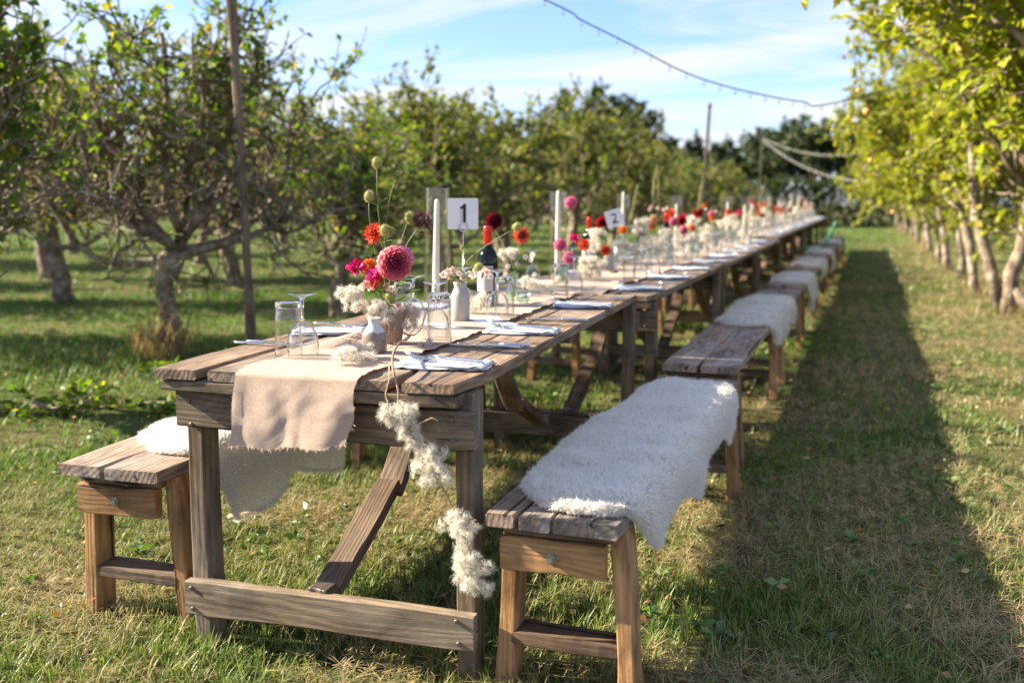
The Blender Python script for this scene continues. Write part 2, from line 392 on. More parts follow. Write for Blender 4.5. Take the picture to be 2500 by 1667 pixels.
def linen():
    m, t, out = newmat('blush_linen')
    tc = N(t, 'ShaderNodeTexCoord')
    sp = N(t, 'ShaderNodeSeparateXYZ'); L(t, tc.outputs['UV'], sp.inputs[0])
    def wv(o):
        n1 = N(t, 'ShaderNodeMath', operation='MULTIPLY', n_1=1900.0); L(t, o, n1.inputs[0])
        n2 = N(t, 'ShaderNodeMath', operation='SINE'); L(t, n1.outputs[0], n2.inputs[0]); return n2.outputs[0]
    w = N(t, 'ShaderNodeMath', operation='MULTIPLY'); L(t, wv(sp.outputs[0]), w.inputs[0]); L(t, wv(sp.outputs[1]), w.inputs[1])
    no = N(t, 'ShaderNodeTexNoise', i_Scale=140.0, i_Detail=4.0); L(t, tc.outputs['UV'], no.inputs[0])
    nb = N(t, 'ShaderNodeTexNoise', i_Scale=7.0, i_Detail=4.0); L(t, tc.outputs['UV'], nb.inputs[0])
    mr = N(t, 'ShaderNodeMapRange'); mr.inputs[1].default_value = 0.3; mr.inputs[2].default_value = 0.7; mr.inputs[3].default_value = 0.84; mr.inputs[4].default_value = 1.08; L(t, no.outputs[0], mr.inputs[0])
    mx = N(t, 'ShaderNodeMixRGB', blend_type='MULTIPLY'); mx.inputs[0].default_value = 1; mx.inputs[1].default_value = (0.68, 0.51, 0.40, 1); L(t, mr.outputs[0], mx.inputs[2])
    b = N(t, 'ShaderNodeBsdfPrincipled'); b.inputs['Roughness'].default_value = 0.95; b.inputs['Specular IOR Level'].default_value = 0.1
    b.inputs['Sheen Weight'].default_value = 0.25
    L(t, mx.outputs[0], b.inputs['Base Color'])
    h = N(t, 'ShaderNodeMath', operation='ADD'); L(t, w.outputs[0], h.inputs[0]); L(t, no.outputs[0], h.inputs[1])
    h2 = N(t, 'ShaderNodeMath', operation='MULTIPLY_ADD'); L(t, nb.outputs[0], h2.inputs[0]); h2.inputs[1].default_value = 4.0; L(t, h.outputs[0], h2.inputs[2])
    bp = N(t, 'ShaderNodeBump', i_Strength=0.6, i_Distance=0.0025); L(t, h2.outputs[0], bp.inputs['Height']); L(t, bp.outputs[0], b.inputs['Normal'])
    tr = N(t, 'ShaderNodeBsdfTranslucent'); tr.inputs[0].default_value = (0.6, 0.42, 0.3, 1)
    ms = N(t, 'ShaderNodeMixShader'); ms.inputs[0].default_value = 0.12; L(t, b.outputs[0], ms.inputs[1]); L(t, tr.outputs[0], ms.inputs[2])
    L(t, ms.outputs[0], out.inputs[0]); return m
M_LINEN = linen()
M_THREAD = simple('linen_thread', (0.62, 0.45, 0.34), 0.95)
M_WOOL = leafmat('white_wool', [(0, (0.88, 0.86, 0.82)), (1, (0.95, 0.94, 0.92))], trans=0.5, gloss=0.0, tint=(1, .98, .94))
def hide():
    m, t, out = newmat('sheepskin_hide')
    df = N(t, 'ShaderNodeBsdfDiffuse'); df.inputs[0].default_value = (0.80, 0.78, 0.73, 1)
    tr = N(t, 'ShaderNodeBsdfTranslucent'); tr.inputs[0].default_value = (0.80, 0.66, 0.42, 1)
    ms = N(t, 'ShaderNodeMixShader'); ms.inputs[0].default_value = 0.55; L(t, df.outputs[0], ms.inputs[1]); L(t, tr.outputs[0], ms.inputs[2])
    L(t, ms.outputs[0], out.inputs[0]); return m
M_HIDE = hide()
M_VC = leafmat('plant_tissue', None, trans=0.32, gloss=0.03, vcol=True)
M_GRASS = leafmat('grass_blades', None, trans=0.38, gloss=0.04, vcol=True, rough=0.5)
M_FLUFF = leafmat('clematis_fluff', [(0, (0.78, 0.74, 0.64)), (1, (0.92, 0.90, 0.84))], trans=0.45, gloss=0.0, tint=(1, .98, .92))
M_TWIG = simple('brown_twig', (0.17, 0.09, 0.055), 0.7)
M_STEM = simple('green_stem', (0.14, 0.19, 0.05), 0.55)
def bark():
    m, t, out = newmat('lichen_bark')
    tc = N(t, 'ShaderNodeTexCoord')
    no = N(t, 'ShaderNodeTexNoise', i_Scale=9.0, i_Detail=6.0, i_Roughness=0.65); L(t, tc.outputs['Object'], no.inputs[0])
    rp = N(t, 'ShaderNodeValToRGB'); L(t, no.outputs[0], rp.inputs[0]); el = rp.color_ramp.elements
    el[0].position = 0.32; el[0].color = (0.075, 0.055, 0.040, 1); el[1].position = 0.68; el[1].color = (0.46, 0.41, 0.33, 1)
    e = el.new(0.50); e.color = (0.22, 0.17, 0.125, 1)
    n2 = N(t, 'ShaderNodeTexNoise', i_Scale=60.0, i_Detail=4.0); L(t, tc.outputs['Object'], n2.inputs[0])
    b = N(t, 'ShaderNodeBsdfPrincipled'); b.inputs['Roughness'].default_value = 0.9; b.inputs['Specular IOR Level'].default_value = 0.2
    L(t, rp.outputs[0], b.inputs['Base Color'])
    ad = N(t, 'ShaderNodeMath', operation='ADD'); L(t, no.outputs[0], ad.inputs[0]); L(t, n2.outputs[0], ad.inputs[1])
    bp = N(t, 'ShaderNodeBump', i_Strength=0.8, i_Distance=0.02); L(t, ad.outputs[0], bp.inputs['Height']); L(t, bp.outputs[0], b.inputs['Normal'])
    L(t, b.outputs[0], out.inputs[0]); return m
M_BARK = bark()
LEAF_L = leafmat('apple_leaf', [(0, (0.045, 0.100, 0.010)), (0.45, (0.095, 0.180, 0.016)), (0.88, (0.175, 0.255, 0.024)), (0.96, (0.42, 0.36, 0.03)), (1, (0.24, 0.13, 0.03))], 0.5, 0.025)
LEAF_M = leafmat('olive_leaf', [(0, (0.065, 0.105, 0.014)), (0.45, (0.125, 0.175, 0.022)), (0.88, (0.210, 0.245, 0.036)), (0.97, (0.34, 0.28, 0.04)), (1, (0.20, 0.12, 0.04))], 0.48, 0.025)
LEAF_R = leafmat('yellow_green_leaf', [(0, (0.170, 0.235, 0.014)), (0.45, (0.270, 0.320, 0.018)), (0.88, (0.380, 0.390, 0.028)), (0.97, (0.48, 0.40, 0.04)), (1, (0.36, 0.20, 0.045))], 0.5, 0.025)
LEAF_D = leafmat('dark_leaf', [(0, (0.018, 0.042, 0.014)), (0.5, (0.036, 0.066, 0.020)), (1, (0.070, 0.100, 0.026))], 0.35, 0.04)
def ribbed_mat():
    return simple('taupe_ceramic', (0.27, 0.20, 0.15), 0.6, bump=0.05, bscale=200, var=0.12)
M_RIB = ribbed_mat()
def jug_mat():
    m, t, out = newmat('dipped_glaze')
    tc = N(t, 'ShaderNodeTexCoord'); sp = N(t, 'ShaderNodeSeparateXYZ'); L(t, tc.outputs['Object'], sp.inputs[0])
    no = N(t, 'ShaderNodeTexNoise', i_Scale=28.0, i_Detail=3.0); L(t, tc.outputs['Object'], no.inputs[0])
    ma = N(t, 'ShaderNodeMath', operation='MULTIPLY_ADD'); L(t, no.outputs[0], ma.inputs[0]); ma.inputs[1].default_value = 0.05; L(t, sp.outputs[2], ma.inputs[2])
    mr = N(t, 'ShaderNodeMapRange'); mr.inputs[1].default_value = 0.083; mr.inputs[2].default_value = 0.091; L(t, ma.outputs[0], mr.inputs[0])
    mx = N(t, 'ShaderNodeMixRGB'); L(t, mr.outputs[0], mx.inputs[0]); mx.inputs[1].default_value = (0.20, 0.155, 0.125, 1); mx.inputs[2].default_value = (0.52, 0.52, 0.49, 1)
    b = N(t, 'ShaderNodeBsdfPrincipled'); L(t, mx.outputs[0], b.inputs['Base Color']); b.inputs['Roughness'].default_value = 0.28
    L(t, b.outputs[0], out.inputs[0]); return m
M_JUG = jug_mat()
def soil():
    m, t, out = newmat('lawn_thatch')
    tc = N(t, 'ShaderNodeTexCoord')
    n1 = N(t, 'ShaderNodeTexNoise', i_Scale=1.1, i_Detail=5.0, i_Roughness=0.6); L(t, tc.outputs['Object'], n1.inputs[0])
    n2 = N(t, 'ShaderNodeTexNoise', i_Scale=45.0, i_Detail=6.0, i_Roughness=0.7); L(t, tc.outputs['Object'], n2.inputs[0])
    rp = N(t, 'ShaderNodeValToRGB'); L(t, n1.outputs[0], rp.inputs[0]); el = rp.color_ramp.elements
    el[0].position = 0.35; el[0].color = (0.050, 0.088, 0.020, 1); el[1].position = 0.68; el[1].color = (0.185, 0.145, 0.075, 1)
    mr = N(t, 'ShaderNodeMapRange'); mr.inputs[1].default_value = 0.25; mr.inputs[2].default_value = 0.75; mr.inputs[3].default_value = 0.35; mr.inputs[4].default_value = 1.5; L(t, n2.outputs[0], mr.inputs[0])
    mx = N(t, 'ShaderNodeMixRGB', blend_type='MULTIPLY'); mx.inputs[0].default_value = 1; L(t, rp.outputs[0], mx.inputs[1]); L(t, mr.outputs[0], mx.inputs[2])
    b = N(t, 'ShaderNodeBsdfPrincipled'); b.inputs['Roughness'].default_value = 0.95; b.inputs['Specular IOR Level'].default_value = 0.05; L(t, mx.outputs[0], b.inputs['Base Color'])
    bp = N(t, 'ShaderNodeBump', i_Strength=0.9, i_Distance=0.02); L(t, n2.outputs[0], bp.inputs['Height']); L(t, bp.outputs[0], b.inputs['Normal'])
    L(t, b.outputs[0], out.inputs[0]); return m
M_SOIL = soil()
# ------------------------------------------------------------------ ground and grass
def ground():
    xs = np.concatenate([np.linspace(-160, -20, 8), np.linspace(-16, 14, 61), np.linspace(18, 150, 8)])
    ys = np.concatenate([np.linspace(-40, -6, 6), np.linspace(-5, 48, 107), np.linspace(52, 300, 10)])
    X, Y = np.meshgrid(xs, ys)
    Z = (vnoise(X * 0.9, Y * 0.9, 3) - 0.5) * 0.03 - 0.012
    V = np.stack([X, Y, Z], -1).reshape(-1, 3)
    nx, ny = len(xs), len(ys)
    i = np.arange(nx - 1)[None, :] + np.arange(ny - 1)[:, None] * nx
    F = np.stack([i, i + 1, i + nx + 1, i + nx], -1).reshape(-1, 4)
    o = obj('ground', tri_mesh('ground', V, F, M_SOIL, smooth=True))
    tag(o, 'mown orchard lawn of green and straw coloured grass', kind='structure')
ground()
def dryness(x, y):
    n = vnoise(x * 1.3, y * 1.3, 11) * 0.55 + vnoise(x * 3.7, y * 3.7, 12) * 0.45
    lush = 1 / (1 + np.exp(-(-(x + 1.2) - 0.25 * (6 - y)) * 1.1))       # the lawn beyond the left benches is greener
    strip = np.exp(-((x - (3.4 + 0.045 * y)) / 0.9) ** 2)               # straw along the right hand trees
    lane = np.exp(-((x - (1.9 + 0.045 * y)) / 1.1) ** 2)
    return n * 0.98 - 0.05 - 0.46 * lush + 0.22 * strip + 0.10 * lane
def grass_zone(n, r0, r1, hmin, hmax, wmin, wmax, segs, lying, seed, jit=0.5):
    g = np.random.default_rng(seed)
    rr = np.sqrt(g.uniform(r0 ** 2, r1 ** 2, n)); an = np.radians(g.uniform(-54, 22, n)) 
    x = CAM_POS[0] + rr * np.sin(an); y = CAM_POS[1] + rr * np.cos(an)
    # clumping: move blades toward tuft centres
    cell = 0.075 if r1 < 6 else 0.16
    cx = (np.floor(x / cell) + 0.5 + (vnoise(np.floor(x / cell) * 7.1, np.floor(y / cell) * 7.3, 5) - 0.5) * 1.4) * cell
    cyy = (np.floor(y / cell) + 0.5 + (vnoise(np.floor(x / cell) * 5.3, np.floor(y / cell) * 6.1, 6) - 0.5) * 1.4) * cell
    k = g.uniform(0.0, 0.75, n)
    x = x + (cx - x) * k; y = y + (cyy - y) * k
    dry = dryness(x, y) + g.normal(0, 0.13, n)
    isdry = dry > 0.52
    tall = vnoise(x * 2.1, y * 2.1, 21) * 0.6 + vnoise(x * 9, y * 9, 22) * 0.4
    h = (hmin + (hmax - hmin) * g.beta(1.6, 2.6, n)) * (0.55 + 0.9 * tall)
    lie = isdry & (g.uniform(0, 1, n) < lying)
    th = g.uniform(0, 2 * np.pi, n)
    tilt = np.where(lie, g.uniform(1.15, 1.5, n), np.abs(g.normal(0.0, 0.42, n)))
    d = np.stack([np.sin(tilt) * np.cos(th), np.sin(tilt) * np.sin(th), np.cos(tilt)], -1)
    sd = np.stack([-np.sin(th + g.normal(0, .8, n)), np.cos(th), np.zeros(n)], -1); sd = nrm(sd)
    cv = np.stack([np.cos(th), np.sin(th), -0.5 * np.ones(n)], -1) * g.uniform(0.0, 0.55, n)[:, None]
    cv[lie] *= 0.3
    base = np.stack([x, y, np.where(lie, g.uniform(0.0, 0.02, n), -0.015)], -1)
    h = np.where(lie, h * 1.1, h)
    w = g.uniform(wmin, wmax, n) * np.where(isdry, 0.7, 1.0)
    V, F, bi = ribbons(base, d, sd, h, w, cv, segs)
    V[:, 2] = np.maximum(V[:, 2], -0.018)
    green = np.array([0.125, 0.205, 0.026]); dark = np.array([0.06, 0.125, 0.018]); lime = np.array([0.27, 0.33, 0.05])
    straw = np.array([0.56, 0.46, 0.25]); tan = np.array([0.30, 0.215, 0.115])
    a = g.uniform(0, 1, (n, 1)); b = g.uniform(0, 1, (n, 1))
    cg = dark * (1 - a) + green * a; cg = np.where(b > 0.60, lime * 0.65 + cg * 0.35, cg)
    cs = straw * a + tan * (1 - a)
    lu = (1 / (1 + np.exp(-(-(x + 1.2) - 0.25 * (6 - y)) * 1.1)))[:, None]
    cg = cg * (1 - lu) + cg * np.array([0.72, 1.0, 0.75]) * lu
    c = np.where(isdry[:, None], cs, cg)
    mid = (np.abs(dry - 0.5) < 0.08)[:, None]
    c = np.where(mid, 0.5 * cs + 0.5 * cg, c)
    return V, F, c[bi]
Vs = []; Fs = []; Cs = []; off = 0
for args in ((150000, 1.7, 5.2, 0.025, 0.085, 0.0022, 0.0048, 2, 0.75, 1),
             (140000, 5.0, 13.5, 0.03, 0.085, 0.006, 0.011, 1, 0.6, 2),
             (120000, 13.0, 50.0, 0.04, 0.10, 0.018, 0.04, 1, 0.5, 3)):
    V, F, c = grass_zone(*args)
    Vs.append(V); Fs.append(F + off); Cs.append(c); off += len(V)
o = obj('lawn_grass', tri_mesh('lawn_grass', np.concatenate(Vs), np.concatenate(Fs), M_GRASS, np.concatenate(Cs)))
tag(o, 'short green and dried grass blades covering the orchard floor', 'grass', kind='stuff')
# longer tufts: round the trunks and a few bright ones in the lawn
def tufts(spots, seed):
    g = np.random.default_rng(seed); Vs = []; Fs = []; Cs = []; off = 0
    for (x, y, rad, n, h, dry) in spots:
        a = g.uniform(0, 2 * np.pi, n); r = rad * np.sqrt(g.uniform(0, 1, n))
        base = np.stack([x + r * np.cos(a), y + r * np.sin(a), np.full(n, -0.02)], -1)
        th = g.uniform(0, 2 * np.pi, n); tl = np.abs(g.normal(0, 0.3, n))
        d = np.stack([np.sin(tl) * np.cos(th), np.sin(tl) * np.sin(th), np.cos(tl)], -1)
        sd = np.stack([-np.sin(th), np.cos(th), np.zeros(n)], -1)
        cv = np.stack([np.cos(th), np.sin(th), -0.4 * np.ones(n)], -1) * g.uniform(0.1, 0.6, n)[:, None]
        V, F, bi = ribbons(base, d, sd, g.uniform(0.4, 1.0, n) * h, g.uniform(0.004, 0.008, n), cv, 3)
        isd = g.uniform(0, 1, n) < dry
        cg = np.array([0.14, 0.24, 0.035]) * g.uniform(0.5, 1.3, (n, 1)); cs = np.array([0.46, 0.33, 0.16]) * g.uniform(0.5, 1.1, (n, 1))
        Vs.append(V); Fs.append(F + off); Cs.append(np.where(isd[:, None], cs, cg)[bi]); off += len(V)
    return np.concatenate(Vs), np.concatenate(Fs), np.concatenate(Cs)
RIGHT_ROW = [(4.15, 5.0), (3.55, 9.67), (3.62, 12.2), (3.72, 14.4), (3.80, 16.9), (3.95, 19.8), (4.10, 23.0), (4.22, 26.2), (4.40, 29.6), (4.55, 33.2), (4.65, 37.0), (4.75, 41.0), (4.9, 45.0)]
spots = [(-3.15, 4.5, 0.28, 260, 0.42, 0.55), (-3.1, 4.36, 0.2, 150, 0.62, 0.95), (-3.35, 4.25, 0.35, 200, 0.22, 0.2), (-4.2, 4.1, 0.3, 160, 0.24, 0.1), (-3.9, 3.9, 0.25, 120, 0.18, 0.15), (-3.0, 3.6, .4, 160, .15, .3)]
for (x, y) in RIGHT_ROW[1:]:
    spots.append((x + 0.05, y - 0.1, 0.45, 170, 0.30, 0.75))
    spots.append((x - 0.3, y + 1.2, 0.6, 120, 0.16, 0.7))
rr = random.Random(5)
for k in range(26):
    an = math.radians(rr.uniform(-46, 14)); r = rr.uniform(2.4, 7)
    spots.append((CAM_POS[0] + r * math.sin(an), CAM_POS[1] + r * math.cos(an), rr.uniform(.06, .18), rr.randint(15, 40), rr.uniform(.08, .13), 0.15))
V, F, c = tufts(spots, 9)
tag(obj('long_grass', tri_mesh('long_grass', V, F, M_GRASS, c)), 'longer tufts of grass left round trunks and across the lawn', 'grass', kind='stuff')

# ------------------------------------------------------------------ trees
def leaves_mesh(name, P, D, S, mat, g, shape=0.34):
    n = len(P)
    D = nrm(D); r = nrm(np.cross(D, nrm(g.normal(0, 1, (n, 3)) * 0.6 + np.array([0, 0, 1.0])))); u = np.cross(r, D)
    S = S[:, None]
    w = shape
    b = P; t = P + D * S - u * S * g.uniform(0.0, 0.25, (n, 1))
    m = P + D * S * 0.5 - u * S * 0.05
    l = P + D * S * 0.48 - r * S * w + u * S * 0.06; rr_ = P + D * S * 0.48 + r * S * w + u * S * 0.06
    V = np.stack([b, rr_, t, l, m], 1).reshape(-1, 3)
    i = np.arange(n)[:, None] * 5
    F = np.concatenate([i + np.array([[0, 1, 2, 4]]), i + np.array([[0, 4, 2, 3]])], 0)
    return tri_mesh(name, V, F, mat)
def grow_tree(seed, trunk, r0, limbs, sub, twigs, sprigs, leaf_n, leaf_size, leaf_mat, gnarl=0.30, up=0.10, zlow=0.6, zhigh=1.6, lowleaf=0.2, name='tree', drop=0.0, bark_mat=None):
    """trunk: list of points; limbs: (direction, length) from its top. Returns wood mesh, leaf mesh"""
    rd = random.Random(seed); g = np.random.default_rng(seed)
    mb = MB(); LP = []; LD = []
    def rv(s): return Vector((rd.gauss(0, s), rd.gauss(0, s), rd.gauss(0, s)))
    def branch(p, d, length, r, level, tip_r):
        step = {1: 0.13, 2: 0.11, 3: 0.09, 4: 0.07}[level]
        n = max(3, int(length / step)); d = d.normalized(); pts = [p.copy()]; rad = [r]
        for i in range(n):
            d = (d + rv(gnarl * (0.75 if level < 2 else 1.0)) + Vector((0, 0, up * (1.2 if level < 3 else 0.6) - drop * (level >= 3)))).normalized()
            p = p + d * (length / n)
            if p.z < 0.35: d.z = abs(d.z); p.z = 0.35
            pts.append(p.copy()); t = (i + 1) / n
            rad.append(r * (1 - t) + tip_r * t)
        mb.tube(pts, rad, {1: 7, 2: 5, 3: 4, 4: 3}[level], cap=False)
        return pts, rad
    tr = [(Vector(a[0:3]), a[3]) for a in trunk]
    mb.tube([a for a, _ in tr], [b for _, b in tr], 12)
    top = tr[-1][0]; rt = tr[-1][1]
    def leafrun(pts, cnt):
        for _ in range(cnt):
            i = rd.randint(1, len(pts) - 1); a = pts[i - 1]; b = pts[i]; f = rd.random()
            q = a.lerp(b, f)
            pr = lowleaf + (1 - lowleaf) * min(1, max(0, (q.z - zlow) / (zhigh - zlow)))
            if rd.random() > pr: continue
            dd = (b - a).normalized() * 0.5 + Vector((rd.gauss(0, .7), rd.gauss(0, .7), rd.gauss(0.0, .6)))
            LP.append(q); LD.append(dd)
    for (dv, ln, fr) in limbs:
        k = min(len(tr) - 1, max(1, int(round(fr * (len(tr) - 1)))))
        base = tr[k][0]
        pts, rad = branch(base, Vector(dv), ln, rt * rd.uniform(0.42, 0.62), 1, 0.014)
        for s in range(sub):
            f = rd.uniform(0.22, 1.0); i = min(len(pts) - 2, int(f * (len(pts) - 1)))
            dd = (pts[i + 1] - pts[i]).normalized() * 0.55 + rv(0.62) + Vector((0, 0, 0.30))
            p2, r2 = branch(pts[i], dd, ln * rd.uniform(0.38, 0.75) * (1.1 - 0.4 * f), max(0.009, rad[i] * 0.62), 2, 0.006)
            for s3 in range(twigs):
                f = rd.uniform(0.25, 1.0); i3 = min(len(p2) - 2, int(f * (len(p2) - 1)))
                dd = (p2[i3 + 1] - p2[i3]).normalized() * 0.5 + rv(0.6) + Vector((0, 0, 0.15 - drop))
                p3, r3 = branch(p2[i3], dd, rd.uniform(0.22, 0.50), 0.0075, 3, 0.0036)
                leafrun(p3, leaf_n)
                for s4 in range(sprigs):
                    i4 = rd.randint(1, len(p3) - 2)
                    dd = (p3[i4 + 1] - p3[i4]).normalized() * 0.4 + rv(0.6)
                    p4, r4 = branch(p3[i4], dd, rd.uniform(0.10, 0.26), 0.005, 4, 0.0026)
                    leafrun(p4, leaf_n)
    P = np.array([tuple(q) for q in LP]); D = np.array([tuple(q) for q in LD])
    S = leaf_size * g.uniform(0.6, 1.15, len(P))
    wood_me = mb.mesh(name + '_wood', bark_mat or M_BARK)
    leaf_me = leaves_mesh(name + '_leaves', P, D, S, leaf_mat, g)
    return wood_me, leaf_me
def put_tree(name, meshes, loc, rz, sc, label, group, cat='tree', leaf_mat=None):
    e = empty(name, M=Matrix.Translation(loc) @ Matrix.Rotation(rz, 4, 'Z') @ Matrix.Diagonal((sc[0], sc[0], sc[1], 1)))
    obj('trunk', meshes[0], e)
    c = obj('crown', meshes[1], e)
    if leaf_mat is not None:
        c.material_slots[0].link = 'OBJECT'; c.material_slots[0].material = leaf_mat
    return tag(e, label, cat, group)
def limbset(seed, n, lo, hi, l0, l1, fr=1.0):
    rd = random.Random(seed); out = []
    for k in range(n):
        a = 2 * math.pi * (k + rd.uniform(-.3, .3)) / n; e = math.radians(rd.uniform(lo, hi))
        out.append(((math.cos(a) * math.cos(e), math.sin(a) * math.cos(e), math.sin(e)), rd.uniform(l0, l1), fr if not isinstance(fr, tuple) else rd.uniform(*fr)))
    return out
# the gnarled tree beside the table, its limbs as the photograph shows them (x to the right, y away)
T1_trunk = [(0.02, -.02, -0.05, 0.12), (0.0, 0, 0.08, 0.085), (0.02, 0, 0.25, 0.068), (-0.02, 0, 0.42, 0.066), (0.0, 0, 0.55, 0.085), (0.05, 0, 0.66, 0.095), (0.10, 0, 0.74, 0.065)]
T1_limbs = [((-0.95, -0.2, -0.02), 1.25, 0.85), ((-0.85, 0.1, 0.45), 1.35, 1), ((-0.5, -0.4, 0.75), 1.3, 1), ((0.05, 0.3, 0.95), 1.3, 1), ((0.45, -0.25, 0.8), 1.35, 1),
            ((0.85, 0.1, 0.42), 1.3, 1), ((0.6, 0.55, 0.5), 1.3, 1), ((-0.3, 0.8, 0.5), 1.3, 1), ((0.2, -0.9, 0.45), 1.1, 1), ((-0.7, -0.65, 0.5), 1.25, 1), ((0.9, -0.35, 0.25), 1.1, .9)]
T1_limbs = [(a, b * 1.12, c) for a, b, c in T1_limbs]
TREE1 = grow_tree(11, T1_trunk, .1, T1_limbs, 7, 8, 2, 4, 0.068, LEAF_L, gnarl=0.27, up=0.085, zlow=1.1, zhigh=2.1, lowleaf=0.04, name='gnarled_tree')
def std_trunk(h, r, lean=(0, 0), seed=0):
    rd = random.Random(seed); out = []
    for i in range(7):
        t = i / 6
        out.append((lean[0] * t + rd.gauss(0, .018), lean[1] * t + rd.gauss(0, .018), -0.06 + (h + .06) * t, r * (1.35 if i == 0 else 1 - 0.3 * t)))
    return out
TREE_A = grow_tree(21, std_trunk(0.75, 0.10, (.08, 0), 1), .1, limbset(1, 9, 8, 75, 1.2, 1.55, (.7, 1)), 7, 6, 2, 5, 0.078, LEAF_L, gnarl=0.25, up=0.10, zlow=.8, zhigh=1.9, lowleaf=.3, name='apple_tree_a')
TREE_B = grow_tree(22, std_trunk(0.9, 0.11, (-.1, .05), 2), .1, limbset(2, 9, 8, 80, 1.3, 1.7, (.7, 1)), 7, 6, 2, 5, 0.09, LEAF_M, gnarl=0.24, up=0.10, zlow=.8, zhigh=1.8, lowleaf=.35, name='apple_tree_b')
TREE_C = grow_tree(23, std_trunk(0.8, 0.09, (.1, .1), 3), .1, limbset(3, 10, 5, 75, 1.3, 1.65, (.65, 1)), 7, 6, 2, 5, 0.09, LEAF_M, gnarl=0.24, up=0.08, zlow=.7, zhigh=1.7, lowleaf=.35, name='apple_tree_c')
# right hand row: bare slanting stems below, dense yellow green crown above
TREE_R = grow_tree(31, std_trunk(1.40, 0.080, (-.35, .05), 4), .1, limbset(5, 15, -14, 75, 1.7, 2.25, (.75, 1)), 8, 7, 2, 9, 0.092, LEAF_R, gnarl=0.22, up=0.09, zlow=1.0, zhigh=1.6, lowleaf=.5, name='pear_tree_a', drop=0.05)
TREE_S = grow_tree(32, std_trunk(1.30, 0.075, (-.15, -.1), 6), .1, limbset(6, 15, -14, 75, 1.7, 2.2, (.75, 1)), 8, 7, 2, 9, 0.092, LEAF_R, gnarl=0.22, up=0.09, zlow=1.0, zhigh=1.6, lowleaf=.5, name='pear_tree_b', drop=0.05)
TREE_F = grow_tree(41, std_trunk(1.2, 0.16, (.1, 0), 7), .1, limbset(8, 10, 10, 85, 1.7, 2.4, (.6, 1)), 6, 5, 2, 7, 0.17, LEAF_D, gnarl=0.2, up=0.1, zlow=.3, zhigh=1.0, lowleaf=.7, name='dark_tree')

put_tree('apple_tree', TREE1, (-3.17, 4.55, 0), 0, (1.04, 1.1), 'gnarled apple tree with bare grey limbs beside the nearest table', 'apple trees of the first orchard row')
FIRST = [(-3.15, 2.25, TREE_A, 2.1, 0.95, 1.2, 'leafy apple tree reaching in from the picture corner'),
         (-3.05, 7.2, TREE_A, 0.3, 0.92, .85, 'low leafy apple tree seen past the wooden pole'),
         (-2.95, 10.0, TREE_B, 1.2, 1.0, 1.0, 'apple tree behind the thin stake and first candle'),
         (-2.80, 12.6, TREE_C, 2.5, 1.05, 1.12, 'apple tree with tallest crown behind the number one card'),
         (-2.60, 15.4, TREE_B, 4.0, 1.0, 1.08, 'olive green apple tree behind the second candle'),
         (-2.45, 18.3, TREE_C, 5.1, 1.05, 1.05, 'apple tree above the number two card'),
         (-2.25, 21.3, TREE_B, 0.7, 1.05, 1.0, 'apple tree in front of the tall dark trees'),
         (-2.10, 24.5, TREE_A, 3.3, 1.05, 1.0, 'apple tree just before the far string light pole'),
         (-1.90, 28.0, TREE_C, 1.9, 1.1, .95, 'apple tree behind the far string light pole'),
         (-1.75, 32.0, TREE_B, 2.9, 1.1, .9, 'small rounded apple tree near the far hedge'),
         (-1.55, 36.5, TREE_C, 4.4, 1.1, .85, 'last apple tree of the row beside the hedge')]
for (x, y, t, rz, s, sz, lab) in FIRST:
    put_tree('apple_tree', t, (x, y, 0), rz, (s, sz), lab, 'apple trees of the first orchard row')
SHADE = [(-4.2, -2.75, TREE_S, 4.4, .56, 1.35)]
for (x, y, t, rz, s, sz) in SHADE:
    put_tree('apple_tree', t, (x, y, 0), rz, (s, sz), 'apple tree standing beside the photographer', 'apple trees beside the photographer')
rr = random.Random(3)
k = 0
for row, (x0, ys) in enumerate([(-6.7, (4.6, 7.3, 10.2, 13.2, 16.5, 20.5, 25, 30, 36)), (-10.4, (6.6, 10.3, 14, 18, 23, 29, 36)), (-14.5, (8.2, 12.5, 17, 22, 28, 35)), (-18.5, (12.5, 18, 24, 31, 39)), (-25, (18, 26, 35, 44))]):
    for y in ys:
        t = (TREE_A, TREE_B, TREE_C)[k % 3]; s = rr.uniform(1.05, 1.25)
        put_tree('orchard_tree', t, (x0 + rr.uniform(-.4, .4) + .045 * y, y + rr.uniform(-.5, .5), 0), rr.uniform(0, 6.28), (s, s * rr.uniform(.95, 1.15)),
                 'orchard tree %s from the front in the %s row from the table' % (('first', 'second', 'third', 'fourth', 'fifth', 'sixth', 'seventh', 'eighth', 'ninth')[ys.index(y)], ('second', 'third', 'fourth', 'fifth', 'sixth')[row]), 'trees in the back rows of the orchard')
        k += 1
rlab = ['yellow green tree whose branches hang in at the top right corner', 'yellow green tree with two pale stems nearest the lane', 'tree with a slanting dark edged trunk behind the two stemmed tree',
        'tree with a pale slanting trunk third along the lane', 'tree with a thin pale trunk fourth along the lane']
